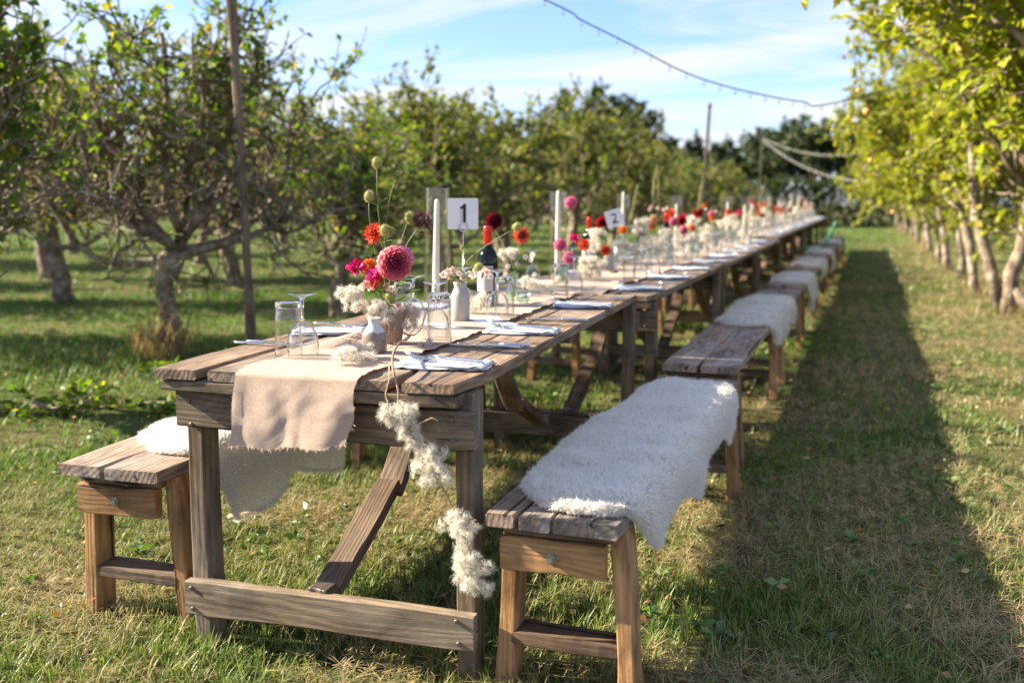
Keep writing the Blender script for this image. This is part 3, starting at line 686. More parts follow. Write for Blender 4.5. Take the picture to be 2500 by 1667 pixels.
for i, (x, y) in enumerate(RIGHT_ROW):
    t = (TREE_R, TREE_S)[i % 2]; s = rr.uniform(0.95, 1.08)
    lab = rlab[i] if i < len(rlab) else 'pale trunked tree %s along the lane' % ('fifth', 'sixth', 'seventh', 'eighth', 'ninth', 'tenth', 'eleventh', 'last')[i - 5]
    e = put_tree('lane_tree', t, (x, y, 0), (0.0, 2.4, 6.1, 0.2, 5.9, 0.4)[i % 6], (s * ((1.15, 1.14)[i] if i < 2 else .82), s * ((1.18, 1.06)[i] if i < 2 else .98)), lab, 'yellow green trees along the lane')
    if i in (1, 2, 4, 6):                                   # second stem from the same root
        mb = MB(); side = 1 if i == 1 else -1
        mb.tube([(0.02, 0, -.05), (.12 * side, .05, .4), (.26 * side, .1, .9), (.30 * side, .12, 1.25), (.32 * side, .16, 1.6)], [.065, .055, .05, .042, .02], 9)
        mb.build('trunk', M_BARK, e)
    if i == 1:
        mb = MB(); mb.tube([(0.0, 0, .3), (-.16, -.05, .1), (-.33, -.1, -.04)], [.05, .055, .06], 8); mb.build('trunk', M_BARK, e)
for i in range(5):
    put_tree('orchard_tree', (TREE_S, TREE_R)[i % 2], (8.6 + rr.uniform(-.3, .3), 13 + 6.5 * i, 0), rr.uniform(0, 6), (1.0, 1.0), 'tree in the row beyond the lane trees', 'trees beyond the lane row')
# tall dark trees and hedge trees at the end of the orchard
FAR = [(-9.6, 49, 1.75, 1.95), (-7.9, 50, 1.6, 1.75)] + sorted([(-12.2, 51, 1.6, 1.5), (-5.2, 52, 1.3, 1.25), (-3.0, 53, 1.3, 1.2), (-0.6, 50, 1.5, 1.35), (1.3, 48, 1.55, 1.45), (3.4, 49, 1.5, 1.4), (5.6, 50, 1.6, 1.6), (8.3, 50, 1.6, 1.5), (11, 52, 1.6, 1.4),
       (-16, 53, 1.6, 1.4), (-20, 54, 1.6, 1.4), (-25, 52, 1.7, 1.5), (-31, 50, 1.7, 1.5)], reverse=True)
for i, (x, y, s, sz) in enumerate(FAR):
    lab = 'tallest dark tree rising above the orchard against the sky' if i == 0 else 'broad dark tree beside the tallest tree at the orchard end' if i == 1 else 'dark boundary tree %s from the lane side hedge end' % ('third', 'fourth', 'fifth', 'sixth', 'seventh', 'eighth', 'ninth', 'tenth', 'eleventh', 'twelfth', 'thirteenth', 'fourteenth', 'fifteenth')[i - 2]
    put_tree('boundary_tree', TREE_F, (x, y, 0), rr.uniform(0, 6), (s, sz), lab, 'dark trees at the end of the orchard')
def hedge():
    g = np.random.default_rng(77); n = 36000
    x = g.uniform(-34, 16, n); ph = vnoise(x * .6, x * 0, 4)
    z = g.uniform(0, 1, n) ** .8 * (2.0 + 1.1 * ph); y = 46.3 + g.normal(0, .5, n) * (1 - z / 4)
    P = np.stack([x, y, z], -1); D = g.normal(0, 1, (n, 3)) + np.array([0, -.6, .2])
    e = empty('hedge', (0, 46, 0))
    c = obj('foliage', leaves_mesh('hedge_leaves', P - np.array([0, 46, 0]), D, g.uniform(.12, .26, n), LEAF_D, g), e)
    mb = MB()
    for k in range(70):
        xx = -34 + k * .72; mb.tube([(xx, .1, -.05), (xx + rr.uniform(-.2, .2), 0.1, .8), (xx + rr.uniform(-.3, .3), .2, 1.5)], [.05, .035, .01], 5)
    mb.build('stem', M_BARK, e)
    tag(e, 'low dark hedge closing the far end of the orchard', 'hedge')
hedge()
# apples left on the branches
def apple(loc, r, mat, label, group=None):
    mb = MB(); mb.lathe([(0.001, -.82 * r), (.45 * r, -.92 * r), (.8 * r, -.6 * r), (r, 0.05 * r), (.9 * r, .5 * r), (.55 * r, .82 * r), (.22 * r, .80 * r), (0.001, .62 * r)], 16)
    o = mb.mesh('apple', mat); e = empty('apple', loc); obj('fruit', o, e)
    MB().tube([(0, 0, .6 * r), (.1 * r, 0, 1.1 * r), (.15 * r, 0, 1.6 * r)], .06 * r, 5).build('stalk', M_TWIG, e)
    tag(e, label, 'apple', group)
apple(at(191, 491, y=4.15), 0.036, M_APPLE, 'red apple hanging on the gnarled tree')
apple(at(2116, 273, y=8.2), 0.034, M_YAPPLE, 'ripe orange apple at the edge of the lane tree crown')
apple(at(2096, 222, y=8.2), 0.022, M_YAPPLE, 'small yellow apple just above the ripe orange one')
apple(at(2126, 392, y=9.2), 0.028, M_YAPPLE, 'pale yellow apple low in the lane tree crown')
apple(at(2180, 518, y=12.5), 0.03, M_YAPPLE, 'orange apple hanging lowest before the pale trunks')
# fallen leaves and cut branch
def fallen():
    g = np.random.default_rng(15); n = 1500
    rr_ = np.sqrt(g.uniform(3.0, 120, n)); an = np.radians(g.uniform(-50, 18, n))
    x = CAM_POS[0] + rr_ * np.sin(an); y = CAM_POS[1] + rr_ * np.cos(an)
    P = np.stack([x, y, g.uniform(0.015, .045, n)], -1); D = np.stack([g.normal(0, 1, n), g.normal(0, 1, n), g.normal(0, .25, n)], -1)
    mat = leafmat('fallen_leaf', [(0, (0.16, 0.07, 0.03)), (0.5, (0.30, 0.15, 0.06)), (0.8, (0.42, 0.26, 0.09)), (1, (0.42, 0.36, 0.2))], 0.25, 0.04)
    tag(obj('fallen_leaves', leaves_mesh('fallen_leaves', P, D, g.uniform(.018, .036, n), mat, g)), 'brown fallen leaves scattered over the grass', 'leaves', kind='stuff')
fallen()
def cut_branch(loc, rz, seed, label, s=1.0):
    rd = random.Random(seed); g = np.random.default_rng(seed); e = empty('cut_branch', loc, rz); mb = MB(); P = []; D = []
    def go(p, d, ln, r, lv):
        pts = [p]; 
        for i in range(6):
            d = (d + Vector((rd.gauss(0, .22), rd.gauss(0, .22), rd.gauss(0, .10)))).normalized(); p = p + d * ln / 6
            p.z = min(max(p.z, 0.02), .16); pts.append(p.copy())
        mb.tube(pts, [r * (1 - .12 * i) for i in range(7)], 5)
        if lv < 2:
            for k in range(7): go(pts[rd.randint(1, 6)].copy(), d + Vector((rd.gauss(0, .9), rd.gauss(0, .9), .15)), ln * .5, r * .5, lv + 1)
        else:
            for k in range(9):
                q = pts[rd.randint(2, 6)]; P.append(tuple(q)); D.append((rd.gauss(0, 1), rd.gauss(0, 1), rd.gauss(0.2, .4)))
    go(Vector((0, 0, .05)), Vector((1, .1, .02)), 1.0 * s, .013, 0)
    mb.build('wood', M_BARK, e)
    obj('leaf_spray', leaves_mesh('cut_leaves', np.array(P), np.array(D), g.uniform(.04, .075, len(P)), LEAF_L, g), e)['kind'] = 'stuff'
    tag(e, label, 'branch')
cut_branch((-3.0, 2.35, 0), 0.2, 3, 'pruned leafy branch lying in the grass left of the table')
cut_branch((-2.1, 3.1, 0), 1.0, 4, 'smaller pruned branch lying just behind the larger one', .7)

# clover, dandelion and plantain leaves in the turf
def weeds():
    g = np.random.default_rng(91); P = []; D = []; S = []
    for k in range(1000):
        an = math.radians(g.uniform(-48, 16)); r = math.sqrt(g.uniform(4.5, 75)); x = CAM_POS[0] + r * math.sin(an); y = CAM_POS[1] + r * math.cos(an)
        if vnoise(np.array([x * 1.1]), np.array([y * 1.1]), 61)[0] < .45: continue
        kind = g.uniform(); n = int(g.integers(5, 10)) if kind < .4 else int(g.integers(10, 26))
        for j in range(n):
            a = g.uniform(0, 6.28); q = 0.0 if kind < .4 else g.uniform(0, .07)
            P.append((x + q * math.cos(a), y + q * math.sin(a), g.uniform(.004, .03))); b = a if kind < .4 else g.uniform(0, 6.28)
            D.append((math.cos(b), math.sin(b), g.uniform(.1, .7) if kind < .4 else g.uniform(-.1, .3))); S.append(g.uniform(.02, .05) if kind < .4 else g.uniform(.012, .02))
    mat = leafmat('weed_leaf', [(0, (0.05, 0.11, 0.015)), (0.6, (0.10, 0.19, 0.03)), (1, (0.16, 0.24, 0.05))], 0.35, 0.08)
    tag(obj('low_weeds', leaves_mesh('low_weeds', np.array(P), np.array(D), np.array(S), mat, g, .3)), 'low clover and broad weed leaves growing in the turf', 'weeds', kind='stuff')
weeds()
# ------------------------------------------------------------------ boards
def board_mesh(Ln, W, T, seed=0, rough=0.0013, bevel=0.0035, round_end=0.0):
    rd = random.Random(seed); n = 12; V = []; F = []
    b = bevel; ph = (rd.uniform(0, 6), rd.uniform(0, 6))
    for i in range(n + 1):
        x = -Ln / 2 + Ln * i / n
        jw = rough * math.sin(i * .7 + ph[0]) + rd.gauss(0, rough * .4); jt = rd.gauss(0, rough * .3); sh = rough * 1.6 * math.sin(i * .35 + ph[1])
        w = W / 2 + jw; t = T / 2 + jt
        e = 0
        if i in (0, n): x += rd.gauss(0, rough * .4); w -= b * .5; t -= b * .4
        if round_end and i == 0: w -= round_end
        sec = [(-w + b, -t), (w - b, -t), (w, -t + b), (w, t - b), (w - b, t), (-w + b, t), (-w, t - b), (-w, -t + b)]
        for (yy, zz) in sec: V.append((x + (rd.gauss(0, .0008)), yy + sh, zz))
    for i in range(n):
        for k in range(8):
            k2 = (k + 1) % 8; F.append((i * 8 + k, (i + 1) * 8 + k, (i + 1) * 8 + k2, i * 8 + k2))
    F.append(tuple(range(8))); F.append(tuple(n * 8 + k for k in range(7, -1, -1)))
    me = bpy.data.meshes.new('board'); me.from_pydata(V, [], F); me.update()
    return me
_bs = [100]
def plank(name, p0, p1, W, T, up, mat, parent, **kw):
    """board from p0 to p1 (grain), W wide sideways, T thick along up"""
    p0 = Vector(p0); p1 = Vector(p1); d = (p1 - p0); Ln = d.length; d.normalize()
    u = Vector(up); u = (u - d * u.dot(d)).normalized(); s = u.cross(d)
    _bs[0] += 1
    me = board_mesh(Ln, W, T, _bs[0], **kw); me.materials.append(mat)
    c = (p0 + p1) / 2
    M = Matrix(((d.x, s.x, u.x, c.x), (d.y, s.y, u.y, c.y), (d.z, s.z, u.z, c.z), (0, 0, 0, 1)))
    return obj(name, me, parent, M)
def screw(loc, d, r, parent, mat=None, h=0.004, n=10, name='screw'):
    mb = MB(); mb.lathe([(0.0005, h * .6), (r * .45, h), (r * .9, h * .85), (r, h * .2), (r, -0.004)], n)
    return obj(name, mb.mesh(name, mat or M_SCREW), parent, Matrix.Translation(loc) @ rot_to(d))
TW, TH = 0.841, 0.76
def make_table(Ln, label, M):
    t = empty('trestle_table', M=M); tag(t, label, 'table', 'trestle tables joined end to end')
    top = TH - .015
    for k, (a, b, y0) in enumerate([(0, .133, .0), (.150, .398, .004), (.402, .655, .002), (.659, TW, .0)]):
        plank('top_plank', ((a + b) / 2, y0, top), ((a + b) / 2, Ln - R.uniform(0, .012), top + R.uniform(-.001, .001)), b - a, .030, (0, 0, 1), M_TOP, t, bevel=.005, round_end=(.022 if k == 3 else .004))
    for y in (0.045, Ln / 2, Ln - .045):
        plank('batten', (.015, y, TH - .046), (TW - .02, y, TH - .046), .085 if abs(y - Ln / 2) > .1 else .07, .029, (0, 0, 1), M_FRAME, t)
    for e in (0, 1):
        f = (lambda y: y) if e == 0 else (lambda y: Ln - y)
        sg = 1 if e == 0 else -1
        ap = plank('apron', (.040, f(.047), .648), (.856, f(.047), .640), .095, .032, (0, sg, 0), M_FRAME, t)
        st = plank('lower_rail', (.043, f(.050), .137), (.853, f(.050), .136), .093, .034, (0, sg, 0), M_FRAME, t)
        for sx in (.072, .822):
            plank('leg', (sx, f(.105), -.05), (sx, f(.105), .725), .048, .078, (0, sg, 0), M_FRAME, t)
        plank('brace', (.42, f(.115), .170), (.42, f(.535), .345), .075, .036, (0, 0, 1), M_BRACE, t)
        plank('brace', (.42, f(.530), .318), (.42, f(.905), .672), .075, .036, (0, 0, 1), M_BRACE, t)
        plank('brace_hinge', (.395, f(.085), .189), (.445, f(.085), .189), .055, .008, (0, 0, 1), M_SCREW, t, bevel=.001)
        plank('brace_foot', (.385, f(.092), .165), (.455, f(.092), .165), .045, .045, (0, 0, 1), M_BRACE, t)
        if e == 0:
            for (sx, sz) in ((.80, .668), (.803, .617), (.085, .61), (.08, .67)): screw((sx, f(.0305), sz), (0, -sg, 0), .006, t)
            for (sx, sz) in ((.063, .165), (.066, .108), (.81, .165), (.815, .108)): screw((sx, f(.0325), sz), (0, -sg, 0), .006, t)
    return t
def row_M(right_x, y, slope, z=0.0):
    a = math.atan(slope); ox = right_x - TW * math.cos(a); oy = y + TW * math.sin(a)
    return Matrix.Translation((ox, oy, z)) @ Matrix.Rotation(-a, 4, 'Z')
ORD = ['nearest', 'second', 'third', 'fourth', 'fifth', 'sixth', 'seventh', 'eighth', 'ninth', 'farthest']
TABLE_M = [Matrix.Identity(4)]
for k in range(3): TABLE_M.append(row_M(.905 + .0435 * 2.4 * k, 2.42 + 2.4 * k, .0435, -.006))
for k in range(6): TABLE_M.append(row_M(1.212 + .0415 * 2.4 * k, 9.63 + 2.4 * k, .0415, .030))
make_table(2.395, 'weathered trestle table nearest the camera, its end facing forward', TABLE_M[0])
proto_table = make_table(2.38, 'weathered trestle table second in the row, behind the nearest one', TABLE_M[1])
for k in range(2, 10):
    c = copy_tree(proto_table, M=TABLE_M[k]); c['label'] = 'weathered trestle table %s in the long row' % (ORD[k] if k < 9 else 'at the far end')

# ------------------------------------------------------------------ benches
BW, BH, BL = 0.335, 0.46, 2.03
def make_bench(label, M, splits, mat_seat=None, warm=M_BENCH, group='benches along the long table'):
    b = empty('bench', M=M); tag(b, label, 'bench', group)
    zt = BH - .018
    for k, (a, c) in enumerate(splits):
        plank('seat_plank', ((a + c) / 2, R.uniform(0, .008), zt), ((a + c) / 2, BL - R.uniform(0, .008), zt), c - a, .036, (0, 0, 1), mat_seat or M_SEAT, b, bevel=.0035, round_end=.006 if k in (0, len(splits) - 1) else .001)
    plank('beam', (BW / 2, .11, .385), (BW / 2, BL - .11, .385), .05, .075, (0, 0, 1), warm, b)
    for e in (0, 1):
        f = (lambda y: y) if e == 0 else (lambda y: BL - y)
        sg = 1 if e == 0 else -1
        plank('cleat', (.035, f(.085), .4095), (BW - .035, f(.085), .4095), .07, .026, (0, 0, 1), M_BRACE, b)
        pl = plank('end_plate', (.030, f(.058), .352), (BW - .048, f(.058), .352), .082, .034, (0, sg, 0), warm, b)
        mb = MB(); mb.lathe([(.001, .010), (.007, .010), (.0085, .008), (.0085, 0), (.0125, 0), (.0125, -.003)], 6)
        obj('bolt', mb.mesh('bolt', M_BOLT, smooth=False), b, Matrix.Translation((BW / 2 - .01, f(.041) - .003 * sg, .352)) @ rot_to((0, -sg, 0)))
        plank('leg', (.018, f(.125), -.05), (.050, f(.118), .418), .042, .085, (0, sg, 0), warm, b)
        plank('leg', (BW + .006, f(.125), -.05), (BW - .024, f(.118), .424), .042, .085, (0, sg, 0), warm, b)
        plank('foot_rail', (.045, f(.122), .125), (BW - .022, f(.122), .122), .088, .034, (0, 0, 1), M_BRACE, b)
        screw((BW - .03, f(.079), .39), (0, -sg, 0), .005, b); screw((BW - .025, f(.081), .33), (0, -sg, 0), .005, b)
    return b
def bench_M(x, y, slope, z=0.0):
    return Matrix.Translation((x, y, z)) @ Matrix.Rotation(-math.atan(slope), 4, 'Z')
SPLIT3 = [(0, .0855), (.087, .1655), (.167, BW)]
SPLIT2 = [(0, .166), (.168, BW)]
SPLITC = [(0, .150), (.151, BW)]
RB = [(.888 if k == 0 else .972 + .046 * (2.3 * k - 2.3), -.005 if k == 0 else 2.27 + 2.29 * (k - 1), .056 if k == 0 else .046) for k in range(9)]
blab = ['orange brown bench nearest the camera on the right, under the big white sheepskin', 'bare two plank bench second along the lane side', 'third bench along the lane side, partly under a sheepskin']
benches = []
bproto = None
for k, (x, y, s) in enumerate(RB):
    M = bench_M(x, y, s, .012 if k == 1 else 0)
    if k == 0: benches.append(make_bench(blab[0], M, SPLIT3))
    elif k == 1: bproto = make_bench(blab[1], M, SPLIT2); benches.append(bproto)
    else:
        c = copy_tree(bproto, M=M); c['label'] = blab[k] if k < 3 else 'wooden bench %s along the lane side of the tables' % (ORD[k] if k < 8 else 'farthest'); benches.append(c)
LB_M = bench_M(-.385, .075, .0, 0)
lb = make_bench('bench with cracked seat on the far side of the nearest table', LB_M, SPLITC)
for k in range(1, 6):
    M = bench_M(-.40 + .046 * 2.3 * k, .12 + 2.3 * k, .044)
    c = copy_tree(bproto, M=M); c['label'] = 'wooden bench %s along the tree side of the tables' % ORD[k]

# ------------------------------------------------------------------ sheepskins
def sheepskin(label, M, y0, y1, x_in, dropf, side=1, wool=30000, seed=0, ends=(.10, .10), len_=.0125, thick=.018):
    """fleece over a bench seat; side=1 hangs over the outer edge x=BW, -1 over x=0"""
    g = np.random.default_rng(seed)
    nu, nv = 44, 90
    uu = np.linspace(0, 1, nu); vv = np.linspace(0, 1, nv)
    def surf(u, v):
        inr = x_in + .03 * np.sin(v * 9 + seed) * .5 + .16 * np.clip(1 - v / .10, 0, 1) ** 2 * .5 + .16 * np.clip(1 - (1 - v) / .10, 0, 1) ** 2 * .5
        edge = BW + .014
        drop = dropf(v)
        rad = .035
        flat = edge - rad - inr; arc = rad * np.pi / 2
        tot = flat + np.where(drop > rad, arc + (drop - rad), arc * np.clip(drop / rad, 0.05, 1))
        s = u * tot
        on = s <= flat; ina = (s > flat) & (s <= flat + arc)
        th = np.clip((s - flat) / rad, 0, np.pi / 2)
        x = np.where(on, inr + s, edge - rad + rad * np.sin(th))
        z = np.where(on, 0, -rad + rad * np.cos(th)) - np.where(s > flat + arc, s - flat - arc, 0)
        fold = np.where(s > flat + arc, (s - flat - arc), 0)
        x = x + fold * (.10 + .16 * np.sin(v * 17 + seed))
        y = y0 + (y1 - y0) * v
        rnd = np.abs(2 * u - 1) ** 3
        y = y + np.where(v < .5, ends[0], 0) * rnd * np.clip(1 - v * 4, 0, 1) - np.where(v >= .5, ends[1], 0) * rnd * np.clip(1 - (1 - v) * 4, 0, 1)
        z = z + .008 * (vnoise(x * 9 + seed, y * 9, 31) - .5) * 2 + .003 * vnoise(x * 40, y * 40 + seed, 32)
        # thin toward the rim so that it lies on the seat
        rim = np.minimum(np.minimum(u, 1 - u) * 8, np.minimum(v, 1 - v) * 22); rim = np.clip(rim, 0, 1)
        z = z + BH + .004 + thick * np.sqrt(rim) * np.cos(th)
        x = x + thick * .8 * rim * np.sin(th)
        if side < 0: x = BW - x
        return np.stack([x, y, z], -1)
    U, Vv = np.meshgrid(uu, vv)
    G = surf(U, Vv)
    i = np.arange(nu - 1)[None, :] + np.arange(nv - 1)[:, None] * nu
    F = np.stack([i, i + 1, i + nu + 1, i + nu], -1).reshape(-1, 4)
    if side < 0: F = F[:, ::-1]
    e = empty('sheepskin', M=M); tag(e, label, 'sheepskin', 'white sheepskins on the benches')
    obj('hide', tri_mesh('hide', G.reshape(-1, 3), F, M_HIDE, smooth=True), e)
    n = wool
    u = g.uniform(0.002, .998, n); v = g.uniform(0.002, .998, n)
    k = n // 7
    u[:k] = np.where(g.uniform(0, 1, k) < .5, g.uniform(0, .03, k), g.uniform(.97, 1, k)); v[k:2 * k] = np.where(g.uniform(0, 1, k) < .5, g.uniform(0, .012, k), g.uniform(.988, 1, k))
    P = surf(u, v); Pu = surf(np.clip(u + .004, 0, 1), v) - surf(np.clip(u - .004, 0, 1), v); Pv = surf(u, np.clip(v + .003, 0, 1)) - surf(u, np.clip(v - .003, 0, 1))
    nr = nrm(np.cross(Pu, Pv)) * (1 if side > 0 else -1)
    out = nrm(Pu) * (np.clip((u - .93) / .07, 0, 1) - np.clip((.07 - u) / .07, 0, 1))[:, None] + nrm(Pv) * (np.clip((v - .975) / .025, 0, 1) - np.clip((.025 - v) / .025, 0, 1))[:, None]
    cl = .6 * np.stack([vnoise(P[:, 0] * 55 + seed, P[:, 1] * 55, 41) - .5, vnoise(P[:, 0] * 55, P[:, 1] * 55 + seed, 42) - .5, vnoise(P[:, 0] * 20, P[:, 1] * 20, 43) * 0], -1) * 2.0
    d = nrm(nr * .8 + out * .7 + cl * .75 + g.normal(0, .28, (n, 3)) + np.array([.12, -.15, 0]))
    sd = nrm(np.cross(d, g.normal(0, 1, (n, 3))))
    cv = g.normal(0, .5, (n, 3)) + cl * .4
    V, FF, bi = ribbons(P, d, sd, len_ * g.uniform(.6, 1.3, n), g.uniform(.0016, .0032, n), cv, 2)
    obj('wool', tri_mesh('wool', V, FF, M_WOOL), e)['kind'] = 'stuff'
    return e
def drop1(v):
    return np.clip(.115 + .022 * np.sin(v * 15 + 1.0) + .012 * np.sin(v * 31) + .035 * np.exp(-((v - .12) / .12) ** 2), .02, .3) * np.sqrt(np.clip((v + .004) / .17, 0, 1)) * np.sqrt(np.clip((1.0 - v) / .14, 0, 1))
sheepskin('large fluffy white sheepskin draped over the nearest lane side bench', benches[0].matrix_basis, .05, 1.80, .006, drop1, 1, 190000, 1, len_=.0092, thick=.028, ends=(.07, .09))
def drop2(v):
    return np.clip(.18 + .05 * np.sin(v * 11) + .06 * np.exp(-((v - .35) / .2) ** 2), .02, .32) * np.clip((v + .02) / .06, 0, 1) * np.clip((1.01 - v) / .06, 0, 1)
sheepskin('white sheepskin hanging under the table on the tree side bench', LB_M, .165, 1.25, .03, drop2, 1, 80000, 2, len_=.008, thick=.026)
FS = [(1, 1.42, 2.27 + .95, 'white sheepskin bridging the second and third lane side benches'), (3, .2, 1.5, 'white sheepskin on the fourth lane side bench'),
      (4, .35, 1.9, 'white sheepskin on the fifth lane side bench'), (5, .9, 2.0, 'white sheepskin on the sixth lane side bench, before the green chair'), (7, .1, 1.2, 'white sheepskin on the eighth lane side bench')]
for j, (k, a, b, lab) in enumerate(FS):
    sheepskin(lab, benches[k].matrix_basis, a, b, .01, drop2 if j % 2 else drop1, 1, 9000 if j == 0 else 4000, 5 + j, len_=.016, thick=.026)
# green folding chair facing the table between the benches
def green_chair():
    e = empty('folding_chair', M=Matrix.Translation((1.60, 14.6, 0)) @ Matrix.Rotation(-.04, 4, 'Z'))
    plank('seat', (-.28, .0, .455), (.10, .0, .445), .42, .025, (0, 0, 1), M_GREEN, e)
    for z in (.58, .68, .78): plank('back_slat', (.085 + (z - .45) * .42, -.21, z), (.085 + (z - .45) * .42, .21, z), .085, .02, (1, 0, -.42), M_GREEN, e)
    for s in (-.2, .2):
        plank('leg', (-.22, s, -.04), (.12, s * .96, .50), .03, .03, (0, 0, 1), M_GREEN, e)
        plank('leg', (.16, s, -.04), (-.2, s * .92, .44), .03, .03, (0, 0, 1), M_GREEN, e)
        plank('back_post', (.09, s, .44), (.27, s, .86), .045, .03, (1, 0, -.4), M_GREEN, e)
    tag(e, 'green folding chair standing among the benches', 'chair')
green_chair()

# ------------------------------------------------------------------ poles and string lights
def pole(name, base, top, r, label, group=None):
    e = empty(name, base); b = Vector(base); tp = Vector(top) - b
    pts = [tp * t + Vector((math.sin(t * 9) * .012, math.cos(t * 7) * .01, 0)) for t in np.linspace(0, 1, 9)]; pts[0].z = -.05
    ln = tp.length
    me = board_mesh(ln + .05, r * 2, r * 1.7, int(ln * 100), rough=.008, bevel=r * .5); me.materials.append(M_POLE)
    d = tp.normalized(); q = d.to_track_quat('X', 'Z').to_matrix().to_4x4()
    obj('shaft', me, e, Matrix.Translation(tp / 2) @ q)
    mb = MB(); mb.lathe([(r * 1.35, -.012), (r * 1.45, -.006), (r * 1.45, .006), (r * 1.35, .012)], 12)
    obj('tie', mb.mesh('tie', M_WIRE), e, Matrix.Translation(tp * (.985)) @ rot_to(d))
    return tag(e, label, 'pole', group)
P1B = at(611, 824, y=3.0); P1B.z = 0
d1 = at(565, 0, y=3.0) - at(611, 824, y=3.0)
P1B = at(611, 824, y=3.0) - d1 * (at(611, 824, y=3.0).z / d1.z); P1T = P1B + d1 * (3.05 / d1.z)
pole('light_pole', P1B, P1T, .026, 'thin grey wooden pole rising beside the gnarled tree', 'poles for the string lights')
s = at(1093, 420, y=9.0); pole('light_pole', (s.x + .06, 9.0, 0), s, .02, 'short thin stake behind the number one card', 'poles for the string lights')
a = at(1733, 255, y=17.0); b = at(1714, 500, y=17.0); dd = (a - b); base = b - dd * (b.z / dd.z)
pole('light_pole', base, a, .032, 'leaning pole standing against the sky behind the far tables', 'poles for the string lights')
P4 = at(1862, 338, y=27.5)
pole('light_pole', (P4.x - .05, 27.5, 0), P4, .03, 'farthest pole where two light strings meet', 'poles for the string lights')
def light_string(pts, label, pitch, wire=M_WIRE, r=.006, bulb_r=.014, seed=0):
    rd = random.Random(seed)
    pts = [Vector(p) for p in pts]
    # smooth through the points
    fine = []
    for i in range(len(pts) - 1):
        p0 = pts[max(i - 1, 0)]; p1 = pts[i]; p2 = pts[i + 1]; p3 = pts[min(i + 2, len(pts) - 1)]
        for t in np.linspace(0, 1, 12, endpoint=False):
            fine.append(0.5 * ((2 * p1) + (p2 - p0) * t + (2 * p0 - 5 * p1 + 4 * p2 - p3) * t * t + (3 * p1 - p0 - 3 * p2 + p3) * t ** 3))
    fine.append(pts[-1])
    e = empty('string_light', fine[0]); o0 = fine[0]
    MB().tube([p - o0 for p in fine], r, 5).build('cable', wire, e)
    me = MB(); me.lathe([(.0015, .012), (.006, .012), (.006, -.002), (bulb_r * .8, -.010), (bulb_r, -.022), (bulb_r * .7, -.034), (.001, -.040)], 10)
    bm = me.mesh('bulb', M_BULB)
    acc = 0; last = fine[0]
    for p in fine[1:]:
        acc += (p - last).length; last = p
        if acc > pitch:
            acc = rd.uniform(-.1, .1) * pitch
            obj('bulb', bm, e, Matrix.Translation(p - o0 + Vector((0, 0, -.012))) @ Matrix.Rotation(rd.uniform(-.5, .5), 4, 'X'))
    return tag(e, label, 'string light', 'string lights across the orchard')
def on_plane(px, py, a, b):
    v = CD + CR * (px - 1250) / FPX - CU * (py - 833.5) / FPX
    n = np.array([-(b[1] - a[1]), b[0] - a[0]]); t = ((np.array(a) - CAM_POS[:2]) @ n) / (v[:2] @ n)
    return Vector(CAM_POS + v * t)
A, B = (P1T.x, P1T.y), (3.6, 9.7)
light_string([P1T] + [on_plane(*q, A, B) for q in ((1330, 0), (1420, 50), (1550, 115), (1660, 172), (1750, 205), (1860, 232), (1960, 249), (2040, 251))] + [Vector((3.2, 9.2, 2.55))],
             'dark light string sagging across the open sky', .16, M_WIRE, .0055, .012, 1)
def hang(a, b, sag, n=7):
    a = Vector(a); b = Vector(b)
    return [a.lerp(b, t) - Vector((0, 0, 4 * sag * t * (1 - t))) for t in np.linspace(0, 1, n)]
light_string(hang(P4, (4.1, 24.2, 2.9), .55), 'upper pale light string swinging to the lane trees', .22, M_PALEWIRE, .006, .02, 2)
light_string(hang(P4 + Vector((.0, 0, -.05)), (4.0, 22.5, 1.9), .62), 'lowest pale light string swinging to the lane trees', .22, M_PALEWIRE, .006, .02, 3)
light_string(hang(P4 + Vector((0, 0, -.1)), (4.5, 33.5, 1.9), .45), 'middle pale light string behind the lowest one', .22, M_PALEWIRE, .006, .02, 4)
